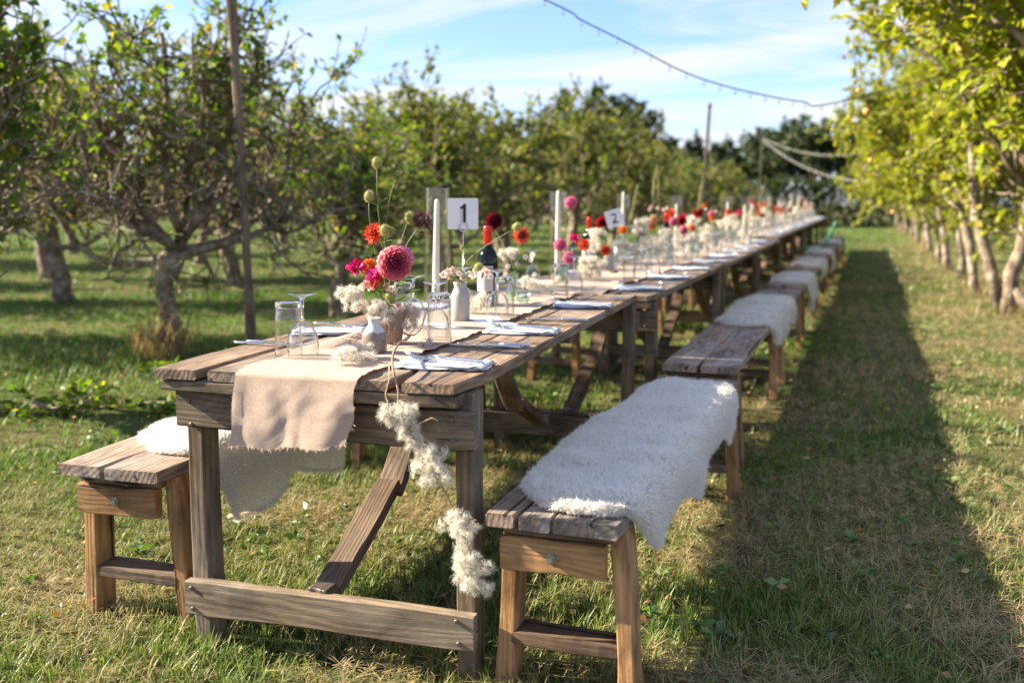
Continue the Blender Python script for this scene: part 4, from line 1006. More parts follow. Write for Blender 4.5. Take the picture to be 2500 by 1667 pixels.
# ------------------------------------------------------------------ table linen
def runner(label, M, y0, y1, xl, xr, drop=0.0, ridge=None, seed=0, fringe=False):
    g = np.random.default_rng(seed)
    nx = 26; ss = np.concatenate([np.linspace(-drop, 0.02, 26) if drop else [], np.linspace(y0 + (.03 if drop else 0), y1, int((y1 - y0) * 40))]) if drop else np.linspace(y0, y1, int((y1 - y0) * 40))
    uu = np.linspace(0, 1, nx); U, S = np.meshgrid(uu, ss)
    wl = xl + .010 * (vnoise(S * 3 + seed, S * 0, 51) - .5) + .006 * np.sin(S * 38 + seed) * vnoise(S * 6, S * 0, 52); wr = xr + .016 * (vnoise(S * 2.5 + seed, S * 0 + 3, 53) - .5) + .006 * np.sin(S * 44) * vnoise(S * 5, S * 0, 54)
    X = wl + (wr - wl) * U
    wav = .006 * (vnoise(X * 8 + seed, S * 8, 55)) + .004 * vnoise(X * 16 + S * 5, S * 4, 60) + .0015 * vnoise(X * 30, S * 30, 56)
    Y = np.where(S > 0, S, -.016); Z = np.where(S > 0, TH + .002 + wav, TH + .002)
    edge = (np.minimum(U, 1 - U) < .03) * .004 * (vnoise(S * 25, S * 0 + seed, 57) > .6)
    Z = Z + np.where(S > 0, edge, 0)
    if drop:
        t = np.clip(-S / drop, 0, 1)
        Z = np.where(S <= 0, TH + .003 + S + .0 * t, Z)
        rnd = np.clip(1 - np.abs(S) / .02, 0, 1)
        Z = Z - np.where(S > 0, rnd * .0, 0) + np.where(S <= 0, rnd * .002, 0)
        fold = .0045 * np.sin(X * 34 + 1.2 + 2.5 * t) * t + .004 * np.abs(vnoise(X * 30 - S * 16, S * 22, 62) - .5) * np.clip(t * 4, 0, 1) + .006 * (vnoise(X * 22 + S * 9, S * 7, 59) - .5) * np.clip(t * 3, 0, 1) + .010 * np.exp(-((X - xl - .18) / .014) ** 2) * np.clip(t - .25, 0, 1) + .012 * np.exp(-((X - xl - .01) / .015) ** 2) * t + .004 * (vnoise(X * 14, S * 14, 58) - .5) * 2 * t
        Y = np.where(S <= 0, -.013 - fold - .012 * t, Y)
        X = X + np.where(S <= 0, (.5 - U) * -.0 + (-.012 * t * (1 - U) - .030 * t * U), 0)
        Z = Z + np.where(S <= 0, t * (.02 * U ** 2 + .004 * np.sin(U * 15)), 0)
    if ridge is not None:
        for (rx, ry, ax, ay, sx, sy, h) in ridge:
            a = math.atan2(ay, ax); dx = X - rx; dy = S - ry
            p = dx * math.cos(a) + dy * math.sin(a); q = -dx * math.sin(a) + dy * math.cos(a)
            Z = Z + np.where(S > 0.03, h * np.exp(-(p / sx) ** 2 - (q / sy) ** 2), 0)
    V = np.stack([X, Y, Z], -1).reshape(-1, 3)
    n = nx; i = np.arange(n - 1)[None, :] + np.arange(len(ss) - 1)[:, None] * n
    F = np.stack([i, i + 1, i + n + 1, i + n], -1).reshape(-1, 4)
    me = tri_mesh('runner', V, F, M_LINEN, smooth=True)
    uv = me.uv_layers.new(name='UVMap'); idx = np.zeros(len(me.loops), dtype=np.int32); me.loops.foreach_get('vertex_index', idx)
    UV = np.stack([(U * .34).ravel(), S.ravel()], -1)[idx]
    uv.data.foreach_set('uv', UV.astype(np.float32).ravel())
    e = empty('table_runner', M=M); obj('cloth', me, e)
    if fringe:
        k = 420; u = g.uniform(0, 1, k)
        bx = np.interp(u, uu, X[0]); by = np.interp(u, uu, Y[0]); bz = np.interp(u, uu, Z[0])
        b2 = g.uniform(-drop, 0, 50); ix = np.searchsorted(ss, b2); lf = V.reshape(len(ss), nx, 3)[ix, np.where(g.uniform(0, 1, 50) < .5, 0, nx - 1)]
        base = np.concatenate([np.stack([bx, by, bz], -1), lf]); m = len(base)
        d = nrm(np.concatenate([np.tile([0, -.1, -1.0], (k, 1)), np.stack([np.where(lf[:, 0] < (xl + xr) / 2, -1.0, 1.0), -.2 * np.ones(50), -.3 * np.ones(50)], -1)]) + g.normal(0, .35, (m, 3)))
        Vr, Fr, _ = ribbons(base, d, nrm(np.cross(d, np.array([0, 1.0, .1]))), g.uniform(.002, .016, m) * g.uniform(.3, 1, m), np.full(m, .0012), g.normal(0, .4, (m, 3)), 2)
        obj('fringe', tri_mesh('fringe', Vr, Fr, M_THREAD), e)['kind'] = 'stuff'
    return tag(e, label, 'table runner', 'blush linen table runners')
runner('blush linen runner hanging frayed over the near table end', TABLE_M[0], 0, 2.39, .243, .585, .185,
       ridge=[(.33, .40, .5, .6, .10, .022, .030), (.29, .62, .3, .8, .12, .02, .022), (.30, .30, .9, .1, .08, .03, .010), (.56, 1.9, .2, 1, .12, .025, .018)], seed=1, fringe=True)
runner('blush linen runner along the second table', TABLE_M[1], .0, 2.38, .235, .60, seed=2, ridge=[(.58, .5, .2, 1, .15, .03, .03)])
for k in range(2, 10):
    runner('blush linen runner along the %s table' % ORD[k], TABLE_M[k], .0, 2.37, .235, .60, seed=2 + k)
def napkin_meshes():
    a = board_mesh(.235, .128, .006, 501, rough=.004, bevel=.0025); b = board_mesh(.228, .122, .006, 502, rough=.005, bevel=.0025)
    for m_ in (a, b): m_.materials.append(M_NAPKIN); m_.shade_smooth()
    return a, b
NAPA, NAPB = napkin_meshes()
def napkin(M, label, group='folded napkins'):
    e = empty('napkin', M=M)
    obj('lower_fold', NAPA, e, Matrix.Translation((0, 0, .0045))); obj('upper_fold', NAPB, e, Matrix.Translation((.003, .002, .0105)) @ Matrix.Rotation(.02, 4, 'Z'))
    return tag(e, label, 'napkin', group)
def cut_meshes():
    h = MB(); h.sweep([(.105, 0, .004), (.09, 0, .005), (.05, 0, .007), (.0, 0, .009), (-.03, 0, .011)], [.013, .014, .009, .0055, .005], [.003, .003, .0028, .003, .003])
    hd = MB(); hd.sweep([(-.03, 0, .011), (-.04, 0, .010), (-.05, 0, .006), (-.062, 0, .005)], [.005, .012, .021, .023], .0022)
    for y in (-.0096, -.0032, .0032, .0096): hd.sweep([(-.060, y, .005), (-.078, y, .0075), (-.092, y * .97, .014), (-.104, y * .95, .022)], [.0036, .0034, .003, .0018], .002)
    kh = MB(); kh.sweep([(.115, 0, .005), (.105, 0, .006), (.06, 0, .0065), (.015, 0, .006)], [.012, .015, .013, .010], [.005, .0065, .006, .005])
    kb = MB(); kb.sweep([(.015, 0, .006), (.0, .001, .0055), (-.05, .002, .005), (-.09, .002, .005), (-.108, -.004, .005)], [.009, .016, .018, .016, .003], .0016)
    return [x.mesh(n, M_STEEL) for x, n in ((h, 'fork_handle'), (hd, 'fork_head'), (kh, 'knife_handle'), (kb, 'knife_blade'))]
FH, FD, KH, KB = cut_meshes()
def fork(M, label, group='forks'):
    e = empty('fork', M=M); obj('handle', FH, e); obj('head', FD, e); return tag(e, label, 'fork', group)
def knife(M, label, group='knives'):
    e = empty('knife', M=M); obj('handle', KH, e); obj('blade', KB, e); return tag(e, label, 'knife', group)
def LM(x, y, z=TH, rz=0.0, k=0):
    return TABLE_M[k] @ Matrix.Translation((x, y, z + .0015)) @ Matrix.Rotation(rz, 4, 'Z')
PI = math.pi
# right side of the nearest table
napkin(LM(.715, .225, rz=.04), 'folded napkin lit by sun at the near right table corner')
fork(LM(.70, .245, TH + .013, .06), 'fork on the sunlit napkin, nearer the napkin edge'); fork(LM(.715, .215, TH + .013, .0), 'second fork lying over the sunlit corner napkin')
knife(LM(.695, .585, rz=.02), 'knife lying before the middle napkin, nearer the camera'); knife(LM(.712, .625, rz=.05), 'knife behind its twin before the middle napkin')
napkin(LM(.715, .935, rz=.07), 'folded napkin in the middle of the nearest table, lane side')
fork(LM(.70, .955, TH + .013, .10), 'fork with raised tines on the middle napkin'); fork(LM(.715, .925, TH + .013, .05), 'second fork on the middle napkin')
knife(LM(.735, 1.30, rz=.06), 'single knife between the middle and last napkins of the nearest table')
napkin(LM(.725, 1.79, rz=.08), 'folded napkin last on the nearest table, lane side'); fork(LM(.70, 1.80, TH + .013, .10), 'fork on the last napkin of the nearest table')
knife(LM(.74, 2.13, rz=.05), 'knife at the far end of the nearest table')
# left side
knife(LM(.085, .425, rz=PI - .06), 'knife lying at the tree side of the near table end'); knife(LM(.105, .455, rz=PI - .1), 'knife behind the one at the tree side near end')
napkin(LM(.135, .735, rz=PI + .35), 'folded napkin on the tree side of the nearest table'); fork(LM(.14, .745, TH + .013, PI + .35), 'fork across the tree side napkin'); knife(LM(.085, .925, rz=PI - .06), 'knife beyond the tree side napkin')
napkin(LM(.13, 1.55, rz=PI), 'folded napkin on the tree side near the first candle'); fork(LM(.135, 1.56, TH + .013, PI), 'fork on the napkin near the first candle')
NTH = ('first', 'second', 'third', 'last')
for k in range(1, 10):
    for j, y in enumerate((.30, 1.08, 1.86)):
        w = ORD[k]; nth = ('first', 'middle', 'last')[j]
        napkin(LM(.715, y, rz=R.uniform(-.08, .08), k=k), '%s folded napkin along the lane side of the %s table' % (nth, w), 'napkins on the %s table' % w)
        fork(LM(.705, y + .01, TH + .013, R.uniform(-.08, .08), k), 'fork on the %s lane side napkin of the %s table' % (nth, w), 'forks on the %s table' % w)
        knife(LM(.72, y + .36, rz=R.uniform(-.06, .06), k=k), 'knife just beyond the %s lane side napkin of the %s table' % (nth, w), 'knives on the %s table' % w)
        if k < 3:
            napkin(LM(.12, y + .2, rz=PI + R.uniform(-.1, .1), k=k), '%s folded napkin along the tree side of the %s table' % (nth, w), 'tree side napkins of the %s table' % w)
# paper under the stone bottle
def paper():
    mb = MB(); V = []; n = 9
    for i in range(n):
        for j in range(n):
            u, v = i / (n - 1), j / (n - 1)
            V.append(((u - .5) * .297, (v - .5) * .21, .006 + .004 * (u * v) ** 2 + .002 * math.sin(u * 5 + v * 3)))
    F = [(i * n + j, (i + 1) * n + j, (i + 1) * n + j + 1, i * n + j + 1) for i in range(n - 1) for j in range(n - 1)]
    mb.add(V, F); e = empty('menu_sheet', M=LM(.475, 1.085, rz=.75)); mb.build('sheet', M_PAPER, e); tag(e, 'white paper sheet lying under the grey stone bottle', 'paper')
paper()

# ------------------------------------------------------------------ glass, candles, bottles, vases
def prof_shell(outer, t):
    return outer + [(max(r - t, .0005), z) for r, z in reversed(outer)]
BOWL = [(.0395, 0), (.0415, .022), (.0418, .045), (.038, .068), (.029, .086), (.016, .097), (.006, .102)]
def wine_meshes(n):
    b = MB(); b.lathe(prof_shell(BOWL, .0013), n)
    s = MB(); s.lathe([(.006, .1005), (.0042, .112), (.0038, .135), (.0045, .158), (.008, .166)], max(8, n // 3))
    f = MB(); f.lathe([(.0075, .165), (.018, .1685), (.036, .1745), (.0385, .1760), (.0385, .1775), (.034, .1775), (.0005, .1765)], n)
    return b.mesh('bowl', M_GLASS), s.mesh('glass_stem', M_STEMGLASS), f.mesh('foot', M_GLASS), b, s, f
WB, WS, WF, *_ = wine_meshes(40)
def wine_glass(M, label, group='upside-down wine glasses'):
    e = empty('wine_glass', M=M); obj('bowl', WB, e); obj('stem', WS, e); obj('foot', WF, e); return tag(e, label, 'wine glass', group)
def tumbler_meshes():
    o = [(.0370, 0), (.0362, .04), (.0345, .10), (.0335, .138)]
    w = MB(); w.lathe(prof_shell(o, .0016), 40)
    b = MB(); b.lathe([(.0005, .136), (.0320, .136), (.0334, .1385), (.0334, .150), (.0318, .1525), (.0005, .1515)], 40)
    return w.mesh('wall', M_GLASS), b.mesh('base', M_STEMGLASS)
TWL, TBS = tumbler_meshes()
def tumbler(M, label, group='upside-down tumblers'):
    e = empty('tumbler', M=M); obj('wall', TWL, e); obj('base', TBS, e); return tag(e, label, 'tumbler', group)
def foot_at(px, py, h):
    p = at(px, py, z=TH + h); return Matrix.Translation((p.x, p.y, TH + .004))
wine_glass(foot_at(737, 719, .177), 'upside-down wine glass standing foremost on the runner')
tumbler(foot_at(702, 740, .152), 'upside-down tall tumbler beside the foremost wine glass')
wine_glass(foot_at(1009, 674, .177), 'upside-down wine glass behind the big pink dahlia'); tumbler(foot_at(980, 692, .152), 'upside-down tumbler behind the big pink dahlia')
wine_glass(foot_at(1063, 691, .177), 'upside-down wine glass in front of the first candle'); tumbler(foot_at(1072, 719, .152), 'upside-down tumbler in front of the grey stone bottle')
wine_glass(foot_at(1132, 653, .177), 'upside-down wine glass behind the grey stone bottle')
wine_glass(foot_at(1214, 660, .177), 'upside-down wine glass in front of the wine bottle label'); tumbler(foot_at(1231, 678, .152), 'upside-down tumbler right beside the wine bottle')
wine_glass(foot_at(1300, 612, .177), 'upside-down wine glass below the coral dahlia'); wine_glass(foot_at(1402, 626, .177), 'upside-down wine glass below the low pink dahlias'); tumbler(foot_at(1368, 645, .152), 'upside-down tumbler in front of the second candle')
for k in range(1, 10):
    w = ORD[k]
    for j, y in enumerate((.32, .85, 1.42, 1.98)):
        for side, x in ((0, .585), (1, .235)):
            if k == 1 and j == 0: continue
            wine_glass(LM(x + R.uniform(-.02, .02), y + R.uniform(-.05, .05), k=k), '%s upside-down wine glass along the %s side of the %s table' % (NTH[j], ('lane', 'tree')[side], w), 'wine glasses on the %s table' % w)
            tumbler(LM(x - .07 * (1 if side == 0 else -1) + R.uniform(-.02, .02), y + .08 + R.uniform(-.03, .03), k=k), '%s upside-down tumbler along the %s side of the %s table' % (NTH[j], ('lane', 'tree')[side], w), 'tumblers on the %s table' % w)
# tealight holder
def tealight(M, label):
    e = empty('tealight_holder', M=M)
    MB().lathe(prof_shell([(.020, 0), (.020, .018), (.024, .024), (.034, .050), (.036, .054)], .003), 32).build('glass', M_GREENGLASS, e)
    MB().lathe([(.0005, .030), (.018, .030), (.018, .040), (.0005, .040)], 24).build('candle', M_WAX, e)
    tag(e, label, 'tealight')
p = at(1278, 747, z=TH); tealight(Matrix.Translation((p.x, p.y, TH + .003)), 'footed greenish glass tealight holder beside the wine bottle')
def candle_meshes():
    g_ = MB(); g_.lathe(prof_shell([(.0500, 0.0), (.0500, .468), (.0500, .470)], .0022), 48)
    b = MB(); b.lathe([(.0005, .0), (.0478, .0), (.0478, .006), (.0005, .006)], 40)
    c = MB(); c.lathe([(.0005, .012), (.0155, .012), (.0152, .05), (.0130, .20), (.0095, .36), (.0085, .372), (.004, .376), (.0005, .377)], 20)
    w = MB(); w.tube([(0, 0, .374), (.001, 0, .382), (.003, 0, .390)], .0011, 5)
    d = MB(); d.lathe([(.0005, .006), (.022, .006), (.022, .010), (.016, .016), (.0155, .026), (.018, .026)], 20)
    return g_.mesh('cylinder', M_CYLGLASS), b.mesh('cyl_base', M_STEMGLASS), c.mesh('candle', M_WAX), w.mesh('wick', M_INK), d.mesh('holder', M_STEMGLASS)
CM = candle_meshes()
def hurricane(M, label, lift=0.0, group='tall glass candle cylinders', tall=1.0):
    e = empty('candle_cylinder', M=M); obj('glass', CM[0], e)
    S = Matrix.Diagonal((1, 1, tall, 1))
    c = obj('candle', CM[2], e, S); obj('wick', CM[3], c); obj('holder', CM[4], e)
    return tag(e, label, 'candle', group)
p = at(1064, 745, z=TH); hurricane(Matrix.Translation((p.x, p.y, TH + .004)) @ Matrix.Rotation(.02, 4, 'Y'), 'tall glass cylinder with ivory taper candle beside the number one card', tall=1.13)
p = at(1361, 676, z=TH); hurricane(Matrix.Translation((p.x, p.y, TH + .004)), 'tall glass cylinder with taper candle beside the tall pink dahlia', tall=1.26)
p = at(1522, 474, y=5.5); hurricane(Matrix.Translation((p.x, p.y, TH)), 'candle cylinder behind the number two card', tall=1.3)
p = at(1652, 493, y=7.2); hurricane(Matrix.Translation((p.x, p.y, TH)), 'candle cylinder behind the dark red sunflower', tall=1.05)
for k in range(3, 10):
    hurricane(LM(.36, 1.5, k=k), 'candle cylinder on the %s table, nearer end' % ORD[k], tall=R.uniform(1.0, 1.3))
    hurricane(LM(.45, 2.25, k=k), 'candle cylinder on the %s table, farther end' % ORD[k], tall=R.uniform(1.0, 1.3))
def bottle_meshes():
    g_ = MB(); g_.lathe([(.0005, .0), (.034, .0), (.0375, .004), (.0375, .185), (.036, .200), (.028, .222), (.018, .238), (.0150, .250), (.0145, .30), (.0005, .30)], 40)
    f = MB(); f.lathe([(.0152, .248), (.0156, .249), (.0152, .300), (.0158, .301), (.0158, .308), (.0152, .309), (.0158, .311), (.0156, .318), (.0135, .320), (.0005, .320)], 28)
    n = 24; V = []; F = []
    for z in (.065, .165):
        for i in range(n + 1):
            a = -PI * .5 - .3 + (i / n - .5) * 2.3; V.append((.0379 * math.cos(a), .0379 * math.sin(a), z))
    F = [(i, i + 1, n + 2 + i, n + 1 + i) for i in range(n)]
    l = MB(); l.add(V, F)
    return g_.mesh('bottle_glass', M_BOTTLE), f.mesh('foil', M_FOIL), l.mesh('label', M_LABEL)
BM = bottle_meshes()
def bottle(M, label):
    e = empty('wine_bottle', M=M @ Matrix.Diagonal((1.1, 1.1, 1.0, 1))); obj('glass', BM[0], e); obj('foil_cap', BM[1], e); obj('label', BM[2], e); return tag(e, label, 'bottle', 'wine bottles')
p = at(1191, 541, y=1.66); bottle(Matrix.Translation((p.x, 1.66, TH + .003)), 'dark wine bottle with red foil and white label beside the number one card')
p = at(1439, 525, y=4.1); bottle(Matrix.Translation((p.x, 4.1, TH)), 'dark wine bottle with red foil before the number two card')
p = at(1626, 525, y=6.4); bottle(Matrix.Translation((p.x, 6.4, TH)), 'dark wine bottle with red foil left of the red sunflower')
# vases
VA = Vector((.425, .535, TH + .004)); VJ = Vector((.462, .345, TH + .004)); VB = Vector((.428, 1.15, TH + .008))
e = empty('ribbed_vase', VA); mb = MB()
mb.lathe([(.0005, 0), (.031, 0), (.033, .004), (.039, .04), (.046, .085), (.0495, .112), (.0490, .116), (.046, .114), (.042, .08), (.034, .02), (.0005, .012)], 192, ribs=38, ribamp=.028); mb.build('body', M_RIB, e)
tag(e, 'ribbed taupe ceramic vase holding the big pink dahlia', 'vase')
e = empty('dipped_bottle', VJ); mb = MB()
mb.lathe([(.0005, 0), (.029, 0), (.0325, .004), (.034, .02), (.0345, .042), (.033, .056), (.026, .070), (.0175, .080), (.0155, .088), (.0165, .097), (.0185, .101), (.0165, .102), (.013, .098), (.013, .085), (.0005, .07)], 48); mb.build('body', M_JUG, e)
tag(e, 'small white and taupe glazed bottle in front of the ribbed vase', 'vase')
STONE_P = [(.0005, 0), (.030, 0), (.0325, .003), (.0325, .085), (.031, .094), (.026, .104), (.0225, .112), (.0225, .125), (.0255, .130), (.0255, .134), (.0215, .134), (.019, .125), (.019, .11), (.0005, .1)]
ms = MB().lathe(STONE_P, 48).mesh('stone_body', M_STONE)
e = empty('stone_bottle', VB); obj('body', ms, e); tag(e, 'plain grey stoneware bottle with white phlox on the paper', 'vase')
GV = MB().lathe(prof_shell([(.026, 0), (.030, .01), (.028, .05), (.022, .08), (.020, .105), (.026, .118)], .0018), 36).mesh('glass_vase_body', M_GREENGLASS)
mv = at(1252, 738, z=TH); VC = Vector((mv.x, mv.y, TH + .003))
e = empty('glass_vase', VC); obj('body', GV, e); tag(e, 'clear glass bud vase with coral dahlia beside the wine bottle', 'vase')

# ------------------------------------------------------------------ table numbers
def number_card(name, M, digit, label, stem_h):
    e = empty(name, M=M)
    s = .059; c = .007; pts = []
    for (cx, cz, a0) in ((s - c, s - c, 0), (-s + c, s - c, 90), (-s + c, -s + c, 180), (s - c, -s + c, 270)):
        for k in range(5):
            a = math.radians(a0 + k * 22.5); pts.append((cx + c * math.cos(a), cz + c * math.sin(a)))
    n = len(pts); V = [(x, -.0015, z) for x, z in pts] + [(x, .0015, z) for x, z in pts]
    F = [tuple(range(n)), tuple(range(2 * n - 1, n - 1, -1))] + [(i, n + i, n + (i + 1) % n, (i + 1) % n) for i in range(n)]
    card = MB().add(V, F).build('card', M_PAPER, e, smooth=False)
    def flat(poly, mat, y):
        m_ = MB(); m_.add([(x, y, z) for x, z in poly], [tuple(range(len(poly)))]); return m_.build('digit', mat, card, smooth=False)
    if digit == 1:
        flat([(-.010, -.036), (.0015, -.036), (.0015, .022), (-.010, .022)], M_DIGITSHADOW, -.0022)  # grey duplicate beside the digit: its reflected shadow painted as a bar
        flat([(.0010, -.036), (.0125, -.036), (.0125, .037), (.0035, .037), (-.003, .029), (-.0105, .026), (-.0105, .019), (.0010, .019)], M_INK, -.0026)
    else:
        poly = []
        for k in range(13):
            a = math.radians(165 - k * 17.5); poly.append((.018 * math.cos(a), .016 + .018 * math.sin(a)))
        inner = [(x * .45, .016 + (z - .016) * .45) for x, z in poly]
        m_ = MB(); V = [(x, -.0024, z) for x, z in poly] + [(x, -.0024, z) for x, z in inner]; n2 = len(poly)
        F = [(i, i + 1, n2 + i + 1, n2 + i) for i in range(n2 - 1)]
        m_.add(V, F); m_.build('digit', M_INK, card, smooth=False)
        flat([(.0165, .006), (.006, .004), (-.019, -.022), (-.019, -.034), (.019, -.034), (.019, -.023), (-.002, -.023)], M_INK, -.0025)
    ring = MB(); ring.tube([(.002 + .0165 * math.cos(a), -.004, -.050 + .0165 * math.sin(a)) for a in np.linspace(0, 2 * PI, 29)], .0019, 6, cap=False)
    ring.build('ring', M_STEEL, e)
    r2 = MB(); r2.tube([(.002 + .0165 * math.cos(a), .004, -.050 + .0165 * math.sin(a)) for a in np.linspace(0, 2 * PI, 29)], .0019, 6, cap=False); r2.build('ring', M_STEEL, e)
    return tag(e, label, 'table number'), stem_h
for (px, py, y, dg, ry, tilt, lab) in ((1130, 522, 1.50, 1, .22, 0.0, 'white table number card with a black 1 on a wire holder'), (1500, 533, 3.75, 2, .25, -.30, 'tilted white table number card with a black 2')):
    p = at(px, py, y=y)
    e, _ = number_card('table_number', Matrix.Translation(p) @ Matrix.Rotation(ry, 4, 'Z') @ Matrix.Rotation(tilt, 4, 'Y') @ Matrix.Scale(1.0 if dg == 1 else .86, 4), dg, lab, 0)
    inv = e.matrix_basis.inverted()
    MB().tube([inv @ (e.matrix_basis @ Vector((.002, 0, -.066))), inv @ Vector((p.x, p.y, TH + .02)), inv @ Vector((p.x, p.y, TH + .006))], .0014, 6).build('stem', M_STEEL, e)
    mb = MB(); mb.lathe([(.0005, .012), (.02, .011), (.027, .006), (.028, .0), (.0005, .0)], 24)
    obj('base', mb.mesh('stand_base', M_POLE), e, inv @ Matrix.Translation((p.x, p.y, TH + .004)))
# ------------------------------------------------------------------ flowers
def petal(P, axis, nrml, Ln, W, cup, curl, col0, col1, mb, g, nu=4, tip=0.25):
    axis = nrm(np.array(axis)); nrml = np.array(nrml) - axis * np.dot(axis, nrml); nrml = nrm(nrml); sd = np.cross(axis, nrml)
    V = []; C = []
    for i in range(nu + 1):
        v = i / nu
        w = W * (math.sin(math.pi * (0.12 + 0.80 * v ** 0.85)) ** 0.8) * (1 if v < .99 else tip)
        for s in (-1, 0, 1):
            p = P + axis * Ln * v + nrml * (curl * Ln * v * v + cup * W * s * s) + sd * w * .5 * s
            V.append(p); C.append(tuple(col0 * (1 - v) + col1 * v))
    F = []
    for i in range(nu):
        a = i * 3; F += [(a, a + 1, a + 4, a + 3), (a + 1, a + 2, a + 5, a + 4)]
    mb.add(V, F, C)
def col(*c): return np.array(c, dtype=float)
def dahlia_mesh(R0, n, cin, cmid, cout, seed=0, tmax=115, width=.42, ln=(.30, .62), cup=.35, curl=.10, flat=1.0, name='bloom'):
    g = np.random.default_rng(seed); mb = MB()
    for i in range(n):
        t = (i + .5) / n; th = math.radians(tmax) * t ** .62; ph = i * 2.399963
        d = np.array([math.sin(th) * math.cos(ph), math.sin(th) * math.sin(ph), math.cos(th) * flat]); d = nrm(d + g.normal(0, .055, 3))
        Ln = R0 * (ln[0] + (ln[1] - ln[0]) * min(1, t * 1.8)); rad = R0 * (.72 + .28 * min(1, t * 2.5))
        base = d * max(0.0, rad - Ln)
        nn = np.array([0, 0, 1.0]) if th > .15 else np.array([math.cos(ph), math.sin(ph), .2])
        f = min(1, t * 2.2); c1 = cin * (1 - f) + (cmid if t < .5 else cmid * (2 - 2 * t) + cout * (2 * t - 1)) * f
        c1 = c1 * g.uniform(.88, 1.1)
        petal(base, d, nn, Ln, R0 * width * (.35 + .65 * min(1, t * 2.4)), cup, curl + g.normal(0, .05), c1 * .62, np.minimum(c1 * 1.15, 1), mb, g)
    mb.lathe([(.0005, R0 * .62), (R0 * .16, R0 * .58), (R0 * .34, R0 * .40), (R0 * .42, 0), (R0 * .3, -R0 * .3), (.0005, -R0 * .4)], 12, col=tuple(cin))
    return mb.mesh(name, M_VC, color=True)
def ruffle_mesh(R0, n, c0, c1, seed):
    g = np.random.default_rng(seed); mb = MB()
    for i in range(n):
        d = nrm(g.normal(0, 1, 3) + np.array([0, 0, .5])); nn = g.normal(0, 1, 3)
        petal(d * R0 * .15, d, nn, R0 * g.uniform(.7, 1.05), R0 * g.uniform(.7, 1.1), g.normal(0, .35), g.normal(0, .35), c0, c1 * g.uniform(.8, 1.15), mb, g, tip=.7)
    return mb.mesh('bloom', M_VC, color=True)
def floret_mesh(R0, c0, c1, seed, n=5):
    g = np.random.default_rng(seed); mb = MB()
    for i in range(n):
        a = 2 * PI * i / n; d = np.array([math.cos(a), math.sin(a), .18])
        petal(d * R0 * .05, d, (0, 0, 1), R0, R0 * .95, -.08 + g.normal(0, .08), g.normal(-.08, .1), c0, c1 * g.uniform(.92, 1.05), mb, g, tip=.55)
    mb.lathe([(.0005, .003), (R0 * .12, .002), (R0 * .14, -.004), (R0 * .06, -.012)], 8, col=(.35, .05, .06))
    return mb.mesh('bloom', M_VC, color=True)
def seedhead_mesh(R0, seed, c=(.34, .36, .12)):
    g = np.random.default_rng(seed); mb = MB()
    mb.lathe([(R0 * .15, -R0 * 1.1), (R0 * .75, -R0 * .7), (R0 * .95, 0), (R0 * .75, R0 * .7), (.0005, R0 * 1.05)], 14, col=c)
    n = 260; d = nrm(g.normal(0, 1, (n, 3))); P = d * R0 * np.array([.9, .9, 1.0])
    V, F, bi = ribbons(P, nrm(d + g.normal(0, .2, (n, 3))), nrm(np.cross(d, g.normal(0, 1, (n, 3)))), R0 * g.uniform(.25, .55, n), np.full(n, R0 * .12), g.normal(0, .2, (n, 3)), 1)
    cc = np.where(g.uniform(0, 1, (n, 1)) < .4, np.array([[.42, .30, .14]]), np.array([[.42, .44, .2]]))[bi]
    mb.add([tuple(v) for v in V], [tuple(f) for f in F], [tuple(k) for k in cc])
    return mb.mesh('bloom', M_VC, color=True)
def lace_mesh(R0, seed):
    g = np.random.default_rng(seed); mb = MB()
    for i in range(26):
        d = nrm(np.array([g.normal(0, .7), g.normal(0, .7), .75])); q = d * R0 * g.uniform(.75, 1.05); q[2] *= .8
        mb.tube([(0, 0, 0), tuple(q * .6 + np.array([0, 0, .1 * R0])), tuple(q)], .0006, 3, col=(.16, .18, .05))
        for j in range(16):
            r = R0 * .05; c = q + g.normal(0, R0 * .10, 3)
            mb.add([c + np.array(v) * r for v in ((1, 0, 0), (-1, 0, 0), (0, 1, 0), (0, -1, 0), (0, 0, 1), (0, 0, -1))], [(0, 2, 4), (2, 1, 4), (1, 3, 4), (3, 0, 4), (2, 0, 5), (1, 2, 5), (3, 1, 5), (0, 3, 5)], tuple(col(.10, .012, .035) * g.uniform(.6, 1.8)))
    return mb.mesh('bloom', M_VC, smooth=False, color=True)
def plume_mesh(Ln, seed):
    g = np.random.default_rng(seed); n = 900; t = g.uniform(0, 1, n)
    P = np.stack([.05 * t ** 2 * Ln * 2, np.zeros(n), t * Ln], -1)
    a = g.uniform(0, 2 * PI, n); d = nrm(np.stack([np.cos(a) * .35, np.sin(a) * .35, np.ones(n)], -1))
    V, F, bi = ribbons(P, d, nrm(np.cross(d, g.normal(0, 1, (n, 3)))), .045 * (1 - .5 * t) * g.uniform(.5, 1, n), np.full(n, .0022), g.normal(0, .15, (n, 3)), 2)
    c = (np.array([[.42, .42, .22]]) * g.uniform(.7, 1.2, (n, 1)))[bi]
    return tri_mesh('plume', V, F, M_VC, c)
